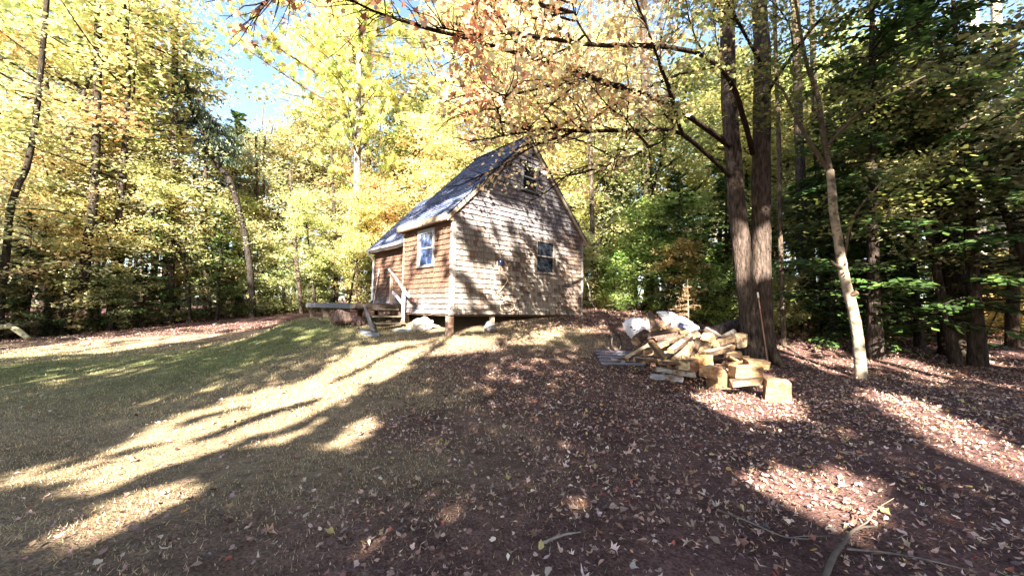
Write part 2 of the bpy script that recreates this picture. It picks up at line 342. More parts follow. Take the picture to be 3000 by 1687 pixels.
# roof slopes with tabbed courses
def roof_slope(mb, p0, du, ds, dn, Lu, Ls, seed, expo=.135, lit=None):
    p0, du, ds, dn = map(lambda q: np.array(q, float), (p0, du, ds, dn)); r = np.random.RandomState(seed); C, K = [], []
    P = lambda u, s_, n: p0 + du * u + ds * s_ + dn * n
    C0_ = [P(0, 0, -.06), P(Lu, 0, -.06), P(Lu, Ls, -.06), P(0, Ls, -.06), P(0, 0, 0), P(Lu, 0, 0), P(Lu, Ls, 0), P(0, Ls, 0)]
    s_ = 0; row = 0
    while s_ < Ls - .02:
        st = min(s_ + expo * 1.05, Ls); x = -(row % 2) * .15 - r.rand() * .06
        while x < Lu:
            x1 = x + .15; u0, u1 = max(x + .002, -.01), min(x1 - .002, Lu + .01)
            if u1 - u0 > .01:
                t = .02 + r.rand() * .006
                C.append([P(u0, s_ - .006, .001), P(u1, s_ - .006, .001), P(u1, st, .001), P(u0, st, .001), P(u0, s_ - .006, t), P(u1, s_ - .006, t), P(u1, st, .004), P(u0, st, .004)])
                c = np.array([.085, .11, .20]) * r.uniform(.6, 1.35) * (1.2, .85, 1.0)[row % 3]; K.append(c * np.array([1, 1, r.uniform(.85, 1.1)]))
            x = x1
        s_ += expo; row += 1
    C = np.array(C); base = np.array([C0_])
    if np.dot(np.cross(du, ds), dn) < 0: C = C[:, [3, 2, 1, 0, 7, 6, 5, 4]]; base = base[:, [3, 2, 1, 0, 7, 6, 5, 4]]
    mb.hexa(base, (.05, .05, .06)); mb.hexa(C, np.array(K))
cs = 1 / math.sqrt(1 + SLOPE ** 2); sn = SLOPE * cs; LS = (W / 2 + OE) / cs; LB = L + OR_ + .12
mb = MB(); roof_slope(mb, (-OE, -OR_, ZE - .01), (0, 1, 0), (cs, 0, sn), (-sn, 0, cs), LB, LS, 3)
o = mb.build('roof', M_ROOF, cab); tag(o, 'left roof slope of blue-grey shingles facing the deck')
mb = MB(); roof_slope(mb, (W + OE, -OR_, ZE - .01), (0, 1, 0), (-cs, 0, sn), (sn, 0, cs), LB, LS, 4); mb.build('roof', M_ROOF, cab)
mb = MB(); mb.beam((W / 2, -OR_ - .01, ZR + .004), (W / 2, L + .13, ZR + .004), .16, .02, (.12, .14, .22)); mb.build('ridge_cap', M_ROOF, cab)
# rake boards (front)
for s_ in (0, 1):
    f = (lambda a: a) if s_ == 0 else (lambda a: W - a)
    mb = MB(); c = (.36, .30, .24)
    mb.hexa([[f(-OE), -OR_ - .005, ZE - .20], [f(W / 2), -OR_ - .005, ZR - .21], [f(W / 2), -OR_ + .02, ZR - .21], [f(-OE), -OR_ + .02, ZE - .20],
             [f(-OE), -OR_ - .005, ZE - .065], [f(W / 2), -OR_ - .005, ZR - .08], [f(W / 2), -OR_ + .02, ZR - .08], [f(-OE), -OR_ + .02, ZE - .065]], c)
    mb.hexa([[f(0), -.045, roof_z(0) - .26], [f(W / 2), -.045, ZR - .27], [f(W / 2), -.002, ZR - .27], [f(0), -.002, roof_z(0) - .26],
             [f(0), -.045, roof_z(0) - .08], [f(W / 2), -.045, ZR - .085], [f(W / 2), -.002, ZR - .085], [f(0), -.002, roof_z(0) - .08]], (.16, .12, .09))
    mb.build('rake_board', M_WOOD, cab)
    # boxed eave
    mb = MB(); zt = ZE - .03; zb = ZE - .175; c = (.36, .25, .17)
    prof = [(-OE, zb), (0.0, zb), (0.0, roof_z(0) - .1), (-OE, zt - .04)]
    V = [[f(a), -OR_ + .024, z] for a, z in prof] + [[f(a), L + .08, z] for a, z in prof]
    Q = [[0, 1, 2, 3], [7, 6, 5, 4], [0, 4, 5, 1], [3, 2, 6, 7], [1, 5, 6, 2], [0, 3, 7, 4]]
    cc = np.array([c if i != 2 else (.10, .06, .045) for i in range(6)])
    mb.add(V, Q if s_ == 0 else [q[::-1] for q in Q], cc)
    mb.box((f(-OE) - (.02 if s_ == 0 else -.002), -OR_ + .022, zb + .02), (f(-OE) + (-.002 if s_ == 0 else .02), L + .09, zt + .02), (.36, .27, .2)); mb.build('boxed_eave', M_WOOD, cab)
# windows
def window(org, du, dn, x0, x1, z0, z1, gl, trim, sash, casing=.075, label=None):
    org, du, dn = map(lambda q: np.array(q, float), (org, du, dn)); uz = np.array([0, 0, 1.])
    def bx(m, u0, u1, n0, n1, a0, a1, c):
        P = lambda u, n, z: org + du * u + dn * n + uz * z
        q = [P(u0, n0, a0), P(u1, n0, a0), P(u1, n1, a0), P(u0, n1, a0), P(u0, n0, a1), P(u1, n0, a1), P(u1, n1, a1), P(u0, n1, a1)]
        if np.cross(du, dn)[2] < 0: q = [q[i] for i in (3, 2, 1, 0, 7, 6, 5, 4)]
        m.hexa([q], c)
    m = MB(); k = casing
    bx(m, x0, x0 + k, .0, .042, z0 + k * .5, z1 - k, trim); bx(m, x1 - k, x1, .0, .042, z0 + k * .5, z1 - k, trim)
    bx(m, x0 - .01, x1 + .01, .0, .046, z1 - k, z1, trim); bx(m, x0 - .02, x1 + .02, .0, .065, z0, z0 + k * .5, trim)
    fr = m.build('window', M_WHITE, cab)
    if label: fr['label'] = label
    m = MB(); zm = (z0 + z1) / 2; t = .035; a0, a1 = x0 + k, x1 - k; b0, b1 = z0 + k * .5, z1 - k
    for lo_, hi_, n in ((b0, zm + .015, .012), (zm - .015, b1, .024)):
        bx(m, a0, a0 + t, n - .01, n + .012, lo_, hi_, sash); bx(m, a1 - t, a1, n - .01, n + .012, lo_, hi_, sash)
        bx(m, a0 + t, a1 - t, n - .01, n + .012, lo_, lo_ + t, sash); bx(m, a0 + t, a1 - t, n - .01, n + .012, hi_ - t, hi_, sash)
    m.build('sash', M_WHITE, fr)
    m = MB(); bx(m, a0 + .005, a1 - .005, .004, .008, b0 + .01, b1 - .01, (1, 1, 1)); m.build('pane', gl, fr)
window((0, 0, 0), (1, 0, 0), (0, -1, 0), *WG, M_GLASSD, (.10, .08, .075), (.16, .15, .15), label='ground floor window with dark panes in the gable wall')
window((0, 0, 0), (1, 0, 0), (0, -1, 0), *WA, M_GLASSD, (.19, .19, .21), (.22, .22, .23), .06, label='attic window with dark panes under the peak')
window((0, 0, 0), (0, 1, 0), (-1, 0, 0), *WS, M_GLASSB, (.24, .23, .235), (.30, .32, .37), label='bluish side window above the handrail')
# rear wing
WA0, WB1, WZ = .9, 6.82, 2.25
mb = MB(); shingle_wall(mb, (WA0 - .001, L, 0), (0, 1, 0), (-1, 0, 0), 0, WZ, lambda z: .02, lambda z: WB1 - L, [], col_side, seed=5)
mb.box((WA0, L + .02, 0), (WA0 + .1, WB1, WZ + .1), (.05, .04, .035)); o = mb.build('wing_wall', M_SHING, cab); tag(o, 'reddish shingled wall of the lower rear wing, grey near the deck')
WR = 4.2
mb = MB(); mb.box((WA0 + .1, WB1 - .1, 0), (W - .4, WB1, WZ), (.25, .2, .17)); mb.box((W - .5, L + .02, 0), (W - .4, WB1, WZ), (.25, .2, .17)); wx = (WA0 + W - .4) / 2
mb.add([[WA0, WB1, WZ], [W - .4, WB1, WZ], [wx, WB1, WZ + (wx - WA0) * 1.05]], [[0, 2, 1]], (.25, .2, .17)); mb.build('wing_end_wall', M_SHING, cab)
ws = 1.05; c1 = 1 / math.sqrt(1 + ws * ws); s1 = ws * c1; ga = .63; gzz = 2.40
mb = MB(); roof_slope(mb, (ga, L + .03, gzz), (0, 1, 0), (c1, 0, s1), (-s1, 0, c1), WB1 + .1 - L, (wx - ga) / c1, 6)
o = mb.build('wing_roof', M_ROOF, cab); tag(o, 'lower rear roof slope above the gutter'); o.color = (1.5, 1.4, 1.3, 1)
mb = MB(); roof_slope(mb, (2 * wx - ga, L + .03, gzz), (0, 1, 0), (-c1, 0, s1), (s1, 0, c1), WB1 + .1 - L, (wx - ga) / c1, 7); mb.build('wing_roof', M_ROOF, cab)
mb = MB(); mb.box((ga, L + .03, gzz - .17), (WA0, WB1 + .08, gzz - .145), (.09, .06, .05)); mb.box((ga, L + .03, gzz - .145), (ga + .02, WB1 + .08, gzz - .06), (.6, .58, .6)); mb.build('wing_soffit', M_WOOD, cab)
gt = MB(); gy = np.linspace(L + .06, WB1 + .12, 2); ang = np.linspace(math.pi * .98, 2 * math.pi * 1.0, 7)
for q in range(6):
    p1 = [(ga - .055 + .055 * math.cos(t_), gzz - .04 + .055 * math.sin(t_)) for t_ in (ang[q], ang[q + 1])]
    gt.hexa([[p1[0][0], gy[0], p1[0][1]], [p1[1][0], gy[0], p1[1][1]], [p1[1][0], gy[1], p1[1][1]], [p1[0][0], gy[1], p1[0][1]],
             [p1[0][0] * .999, gy[0], p1[0][1] + .006], [p1[1][0], gy[0], p1[1][1] + .006], [p1[1][0], gy[1], p1[1][1] + .006], [p1[0][0], gy[1], p1[0][1] + .006]], (.85, .85, .88))
gut = gt.build('gutter', M_METAL, cab)
dp = MB(); dp.tube([[ga - .05, WB1 - .02, gzz - .09], [ga - .04, WB1, gzz - .2], [WA0 - .10, WB1 + .0, gzz - .36], [WA0 - .07, WB1 + .02, gzz - .5], [WA0 - .07, WB1 + .02, .42], [WA0 - .2, WB1 - .02, .33]], .042, 8, (.80, .82, .88)); dp.build('downspout', M_METAL, cab)
# posts, block, skirt shade under the cabin
def post(a, b, wd, ztop, c, name='post'):
    g = float(gz(*H(a, b, 0)[:2])) - C0[2] - .08; m = MB(); m.box((a - wd / 2, b - wd / 2, g), (a + wd / 2, b + wd / 2, ztop), c); return m.build(name, M_WOOD, cab)
post(.03, .09, .15, -.052, (.30, .20, .16)); post(.06, L - .1, .15, -.052, (.2, .13, .1)); post(2.7, L - .1, .15, -.052, (.2, .13, .1)); post(4.4, L - .3, .15, -.052, (.2, .13, .1))
post(1.46, .12, .11, -.052, (.5, .40, .32)); post(.95, 6.7, .12, 0, (.2, .13, .1)); post(WA0 + .1, L + .3, .12, 0, (.2, .13, .1)); post(W - .5, 6.7, .12, 0, (.2, .13, .1))
# meter cap with hanging cable
m = MB(); r_ = np.linspace(0, 1, 6); a_ = np.linspace(0, 2 * math.pi, 15)[:-1]
V = [[1.62 + .105 * math.cos(k * math.pi / 10) * math.cos(t_), -.03 - .09 * math.sin(k * math.pi / 10), 1.48 + .105 * math.cos(k * math.pi / 10) * math.sin(t_)] for k in range(6) for t_ in a_]
Fq = [[k * 14 + j, k * 14 + (j + 1) % 14, (k + 1) * 14 + (j + 1) % 14, (k + 1) * 14 + j] for k in range(5) for j in range(14)]
m.add(V, Fq, (.03, .05, .16), 0, True); m.tube([[1.62, -.002, 1.48], [1.62, -.03, 1.48]], .105, 14, (.03, .04, .1)); m.box((1.57, -.04, 1.2), (1.67, -.01, 1.4), (.25, .2, .18))
mt = m.build('wall_cap', mat('blue_enamel', .15, 0, 1, (1, 1, 1), 0, 1, .8), cab); tag(mt, 'round dark blue cap on the gable wall')
m = MB()
def cab_path(pts, n=40):
    P = np.array([[a, -.04 - .012 * (i % 3), z] for i, (a, z) in enumerate(pts)]); t = np.linspace(0, len(P) - 1, n); k = np.clip(t.astype(int), 0, len(P) - 2); f = (t - k)[:, None]; f = f * f * (3 - 2 * f) * .5 + f * .5
    return P[k] * (1 - f) + P[k + 1] * f
def cpx(x, y):      # gable plane point from photo crop coordinates (1300,640 origin)
    r = ray(1300 + x * .2209, 640 + y * .2209); t = (C0[:2] @ BX[:2]) / (r[:2] @ BX[:2]); p = r * t; return ((p[:2] - C0[:2]) @ AX[:2], CZ + p[2] - C0[2])
for pts in ([(790,560),(830,640),(820,700)], [(700,560),(690,640),(740,730),(820,770),(830,830),(760,920),(685,1010),(720,1050),(800,1080),(870,1090),(920,1130),(915,1190),(860,1225),(780,1240),(730,1200),(740,1130),(790,1080)],
            [(820,760),(835,820),(780,900),(730,960)], [(840,830),(890,890),(900,960)], [(740,1020),(820,1070),(910,1110)]):
    m.tube(cab_path([cpx(*p) for p in pts]), .011, 5, (.62, .50, .36))
m.build('hanging_cable', M_PAINT, mt)

# ---------------------------------------------------------------- deck, steps, handrail
DZ = .25; DB = 2.80
deck = empty('deck', H(-1.2, DB, -.6), 'narrow low weathered timber deck on stub posts in front of the rear wing', 'deck', rz=TH)
def DL(m, name, mt_): # meshes are written in cabin coordinates; shift into deck frame
    o = m.build(name, mt_, deck); o.location = (1.2, -DB, .6); return o
dk = (.12, .10, .095)
m = MB()
for i in range(33):
    y0 = DB + .01 + i * .145
    if y0 < 7.45: m.box((-1.34, y0, DZ - .035), (WA0 - .04 if y0 > L else -.04, y0 + .135, DZ - rs.rand() * .004), np.array(dk) * rs.uniform(.6, 1.3))
DL(m, 'decking', M_WOOD)
m = MB(); m.box((-1.37, DB + .3, DZ - .16), (-1.342, 7.6, DZ - .002), (.15, .155, .18)); DL(m, 'fascia_board', M_WOOD); m = MB(); m.box((-1.365, DB - .03, DZ - .15), (WA0 - .1, DB - .001, DZ - .006), (.07, .055, .05)); m.box((-1.368, DB, DZ - .15), (-1.342, DB + .29, DZ - .006), (.11, .09, .08)); DL(m, 'fascia_board', M_WOOD)
m = MB()
for a in (-1.2, -.6, 0, .6): m.box((a, DB + .02, DZ - .2), (a + .05, 7.4, DZ - .04), (.05, .04, .03))
DL(m, 'joists', M_DARKW)
for (a, b) in ((-1.25, 5.75), (-1.25, 4.0), (-1.2, 7.3), (.5, 7.2), (-.1, DB + .15)):
    g = float(gz(*H(a, b, 0)[:2])) - C0[2] - .06; m = MB(); m.hexa([[a - .05, b - .05, g], [a + .05, b - .05, g], [a + .05, b + .05, g], [a - .05, b + .05, g], [a - .12, b - .06, DZ - .2], [a + .12, b - .06, DZ - .2], [a + .12, b + .06, DZ - .2], [a - .12, b + .06, DZ - .2]], (.12, .09, .075)); DL(m, 'deck_post', M_DARKW)
steps = empty('steps', H(-.6, 2.3, -.5), 'short flight of open timber steps between the deck and the cabin side wall', 'steps', rz=TH)
def ST(m, name, mt_, par=None):
    o = m.build(name, mt_, par or steps)
    if par is None: o.location = (.6, -2.3, .5)
    return o
for i, (b, z, a0) in enumerate(((2.58, .10, -1.10), (2.36, -.10, -1.05), (2.12, -.29, -1.0))):
    m = MB(); m.box((a0, b - .13, z - .035), (-.20 + .0 * i, b + .13, z), np.array([.13, .11, .085]) * (1 + .1 * i)); ST(m, 'tread', M_WOOD)
for a in (-1.14, -.17):
    c = (.15, .145, .16) if a < -1 else (.10, .07, .06); m = MB()
    m.hexa([[a - .02, 1.95, -.50], [a + .02, 1.95, -.50], [a + .02, 2.2, -.50], [a - .02, 2.2, -.50], [a - .02, 2.68, .20], [a + .02, 2.68, .20], [a + .02, 2.77, .20], [a - .02, 2.77, .20]], c); ST(m, 'stringer', M_WOOD)
    if a < -1:
        for b, z in ((2.58, .10), (2.36, -.10), (2.12, -.29)): pass
rail = empty('handrail', H(-.12, 2.3, -.3), 'pale rough pole handrail with two posts leading down beside the side window', 'handrail', rz=TH)
def RL(m, name): o = m.build(name, M_WOOD, rail); o.location = (.12, -2.3, .3); return o
pc = (.42, .33, .27)
m = MB(); m.box((-.19, 2.24, -.29), (-.12, 2.31, .76), pc); RL(m, 'post')
m = MB(); m.box((-.19, 3.08, .25), (-.12, 3.15, 1.30), pc); RL(m, 'post')
m = MB(); m.tube([[-.20, 3.2, 1.33], [-.21, 2.75, 1.05], [-.22, 2.3, .76], [-.23, 2.0, .56], [-.24, 1.75, .45], [-.24, 1.60, .40]], [.045, .05, .05, .05, .045, .04], 8, (.45, .41, .41), wob=.15); m.tube([[-.24, 1.66, .42], [-.25, 1.55, .36], [-.25, 1.5, .34]], [.046, .05, .035], 7, (.2, .09, .06)); RL(m, 'rail')
m = MB(); m.beam((-.155, 3.02, .62), (-.155, 2.33, .28), .03, .09, (.62, .58, .64)); RL(m, 'brace')
m = MB(); m.beam((-.13, 3.19, 1.26), (.75, 3.19, 1.26), .04, .05, (.45, .2, .12)); RL(m, 'cross_rail'); m = MB(); m.beam((-.13, 3.19, .66), (.75, 3.19, .66), .04, .08, (.5, .36, .25)); RL(m, 'cross_rail')
m = MB(); p0, p1 = H(.72, 6.45, .28), H(.86, 6.35, 1.62); m.tube([p0, p1], .016, 6, (.6, .5, .45)); tag(m.build('leaning_pole', M_WOOD), 'thin pale pole leaning against the shingled rear wing wall', 'pole')

# ---------------------------------------------------------------- foliage prototypes
YG = [(.53, .54, .31), (.35, .39, .20), (.66, .60, .38), (.17, .21, .10), (.60, .46, .32)]  # leaf colours, paled to stand in for bright haze in the woods
def curve(p0, d, ln, n=6, sag=0, wob=.08, rr=rs):
    P = [np.array(p0, float)]; d = np.array(d, float); d /= np.linalg.norm(d)
    for i in range(n): d = d + rr.randn(3) * wob + np.array([0, 0, sag]); d /= np.linalg.norm(d); P.append(P[-1] + d * ln / n)
    return np.array(P)
def broadleaf(h, r, z0, nspray, per, lsz, rt=.12, flat=.16, lean=.2, cols=YG, wt=(4, 3, 3, 2, 1), tilt=.45, shape=S_OVAL, cover=.9):
    """returns (trunk MB, crown MB); crown made of flat leafy sprays carried by limbs"""
    T, Cm = MB(), MB(); d0 = np.array([rs.randn() * lean * .3, rs.randn() * lean * .3, 1]); P = curve((0, 0, -.15), d0, h, 9, .02, .05)
    rad = np.linspace(1, .18, len(P)) * rt; rad[0] *= 1.35; T.tube(P, rad, 8, (1, 1, 1), wob=.12)
    k = 0
    pts = []
    while k < nspray:
        f = z0 + (1 - z0) * rs.rand() ** .8; i = min(int(f * (len(P) - 1)), len(P) - 2); b = P[i] + (P[i + 1] - P[i]) * (f * (len(P) - 1) - i)
        az = rs.rand() * 6.283; prof = math.sin(math.pi * min(1, (f - z0) / (1 - z0) * .75 + .22)) ** .7; ln = r * prof * rs.uniform(.55, 1.1)
        Q = curve(b, (math.cos(az), math.sin(az), rs.uniform(.0, .5)), ln, 5, -.03, .12); T.tube(Q, np.linspace(rt * .28, .008, len(Q)), 5, (.8, .8, .8), cap=False)
        for j in range(2, len(Q)):
            if k >= nspray: break
            if rs.rand() < cover: pts.append(Q[j] + rs.randn(3) * np.array([.25, .25, .12]) * min(1, r / 2)); k += 1
    pts = np.array(pts)
    N = len(pts) * per; c = np.repeat(pts, per, 0); sr = np.repeat(rs.uniform(.35, .8, len(pts)) * min(1.2, r / 2.4), per)
    a = rs.rand(N) * 6.283; q = np.sqrt(rs.rand(N)) * sr; tl = np.repeat(rs.randn(len(pts), 2) * .25, per, 0)
    off = np.stack([np.cos(a) * q, np.sin(a) * q, rs.randn(N) * flat * sr], 1); off[:, 2] += (off[:, :2] * tl).sum(1) - q * .15
    base = np.repeat(pal(len(pts), cols, wt, .22), per, 0); col = base * .6 + pal(N, cols, wt, .2) * .4
    leaves(Cm, c + off, lsz * rs.uniform(.6, 1.3, N), shape, tilt, col); return T, Cm
def conifer(h, r, z0, rt=.14, nb=70, drop=-.25, per=60, cols=((.05, .09, .03), (.08, .13, .035), (.03, .055, .025)), wt=(3, 2, 2), nl=.16, asp=1.4, hem=True):
    T, Cm = MB(), MB(); P = curve((0, 0, -.15), (rs.randn() * .02, rs.randn() * .02, 1), h, 8, .02, .015)
    rad = np.linspace(1, .1, len(P)) * rt; rad[0] *= 1.3; T.tube(P, rad, 8, wob=.12); PP, DD = [], []
    for k in range(nb):
        f = z0 + (1 - z0) * (k + rs.rand()) / nb; i = min(int(f * (len(P) - 1)), len(P) - 2); b = P[i] + (P[i + 1] - P[i]) * (f * (len(P) - 1) - i)
        az = rs.rand() * 6.283; ln = r * (1.04 - (f - z0) / (1 - z0)) ** .75 * rs.uniform(.7, 1.1) + .15
        Q = curve(b, (math.cos(az), math.sin(az), .15 if f < .8 else .5), ln, 5, drop * .3, .05); T.tube(Q, np.linspace(rt * .2, .006, len(Q)), 4, (.7, .7, .7), cap=False)
        n = int(per * (.4 + ln / r)); t = rs.rand(n) ** .7 * (len(Q) - 1); j = np.minimum(t.astype(int), len(Q) - 2); fr = (t - j)[:, None]
        c = Q[j] * (1 - fr) + Q[j + 1] * fr; dr = Q[-1] - Q[0]; dr /= np.linalg.norm(dr); sdv = np.array([-dr[1], dr[0], 0]); sd_ = rs.uniform(-1, 1, (n, 1)); wd = .28 * ln * (1 - t[:, None] / (len(Q) - 1) * .7)
        PP.append(c + sdv * sd_ * wd + np.array([0, 0, 1]) * (rs.randn(n, 1) * .035 - np.abs(sd_) * wd * .25)); d = dr + sdv * np.sign(sd_) * .9 + np.array([0, 0, -.25]) + rs.randn(n, 3) * .15; DD.append(d)
    PP = np.concatenate(PP); DD = np.concatenate(DD)
    leaves(Cm, PP, nl * rs.uniform(.7, 1.3, len(PP)), S_QUAD, .35, pal(len(PP), cols, wt), dirs=DD, asp=.55 * asp); return T, Cm
def slim(h, rt, n=30, per=40):
    T, Cm = MB(), MB(); P = curve((0, 0, -.15), (rs.randn() * .04, rs.randn() * .04, 1), h, 10, .01, .025); T.tube(P, np.linspace(rt, rt * .3, len(P)), 7, wob=.1)
    for k in range(16):
        f = rs.uniform(.15, .95); i = min(int(f * 10), 9); az = rs.rand() * 6.283; T.tube(curve(P[i], (math.cos(az), math.sin(az), .3), rs.uniform(.4, 1.6), 4, 0, .15), np.linspace(.02, .005, 5), 4, (.8, .8, .8), cap=False)
    f = .55 + .45 * rs.rand(n); i = np.minimum((f * 10).astype(int), 9); c = P[i] + rs.randn(n, 3) * np.array([1.1, 1.1, .4]); c = np.repeat(c, per, 0); N = len(c)
    leaves(Cm, c + rs.randn(N, 3) * np.array([.4, .4, .12]), .15 * rs.uniform(.6, 1.3, N), S_OVAL, .5, pal(N, YG, (4, 3, 4, 1, 2))); return T, Cm
PROTO = {}
def proto(key, name, gen, barkm, leafm):
    T, Cm = gen; r0 = bpy.data.objects.new(name, None)
    PROTO[key] = (name, T, Cm, barkm, leafm, [None, None])
def plant(key, x, y, s=1, rot=None, color=(1, 1, 1), bark=(.05, .04, .035), label='', cat='tree', group=None, z=None, tilt=(0, 0), sz=None):
    name, T, Cm, bm, lm, cache = PROTO[key]
    z = float(gz(x, y)) if z is None else z
    o = empty(name, (x, y, z), label, cat, group, rot if rot is not None else rs.rand() * 6.283); o.rotation_euler[0], o.rotation_euler[1] = tilt
    o.scale = (s, s, (sz or s))
    for k, (src, nm, m_, c) in enumerate(((T, 'trunk', bm, bark), (Cm, 'crown', lm, color))):
        if cache[k] is None: q = src.build(nm, m_, o); cache[k] = q
        else: q = cache[k].copy(); SC.collection.objects.link(q); q.parent = o
        q.color = (*c, 1)
    return o
proto('beech0', 'beech_tree', broadleaf(9.5, 3.0, .18, 150, 62, .15, .12), M_BARK, M_LEAF)
proto('beech1', 'beech_tree', broadleaf(11, 3.2, .3, 150, 62, .15, .14), M_BARK, M_LEAF)
proto('maple0', 'maple_tree', broadleaf(14, 3.8, .38, 170, 60, .17, .17), M_BARK, M_LEAF)
proto('maple1', 'maple_tree', broadleaf(12, 3.4, .25, 170, 58, .16, .14, flat=.3), M_BARK, M_LEAF)
proto('bush0', 'understory_bush', broadleaf(3.6, 1.7, .04, 95, 62, .11, .035, lean=.8), M_BARK, M_LEAF)
proto('bush1', 'understory_bush', broadleaf(2.6, 1.5, .04, 80, 62, .10, .03, lean=.9, flat=.3), M_BARK, M_LEAF)
proto('hem0', 'hemlock_tree', conifer(13, 3.2, .1, .17, 95, per=85, nl=.20), M_BARK, M_NEEDLE)
proto('hem1', 'hemlock_tree', conifer(7.5, 2.2, .05, .1, 80, per=75, nl=.16), M_BARK, M_NEEDLE)
proto('slim0', 'slender_tree', slim(14, .11), M_BARK, M_LEAF)
proto('slim1', 'slender_tree', slim(17, .15, 40), M_BARK, M_LEAF)
proto('slim2', 'slender_tree', slim(11, .07, 22), M_BARK, M_LEAF)

# ---------------------------------------------------------------- unseen canopy behind the camera, crowns cut as a gobo for the dappled shade
TE = math.tan(SUN_EL) / math.cos(SUN_AZ); TA = math.tan(SUN_AZ); YP = -9.
def uh(p): p = np.asarray(p, float); return np.stack([p[..., 0] - (p[..., 1] - YP) * TA, p[..., 2] + (p[..., 1] - YP) * TE], -1)
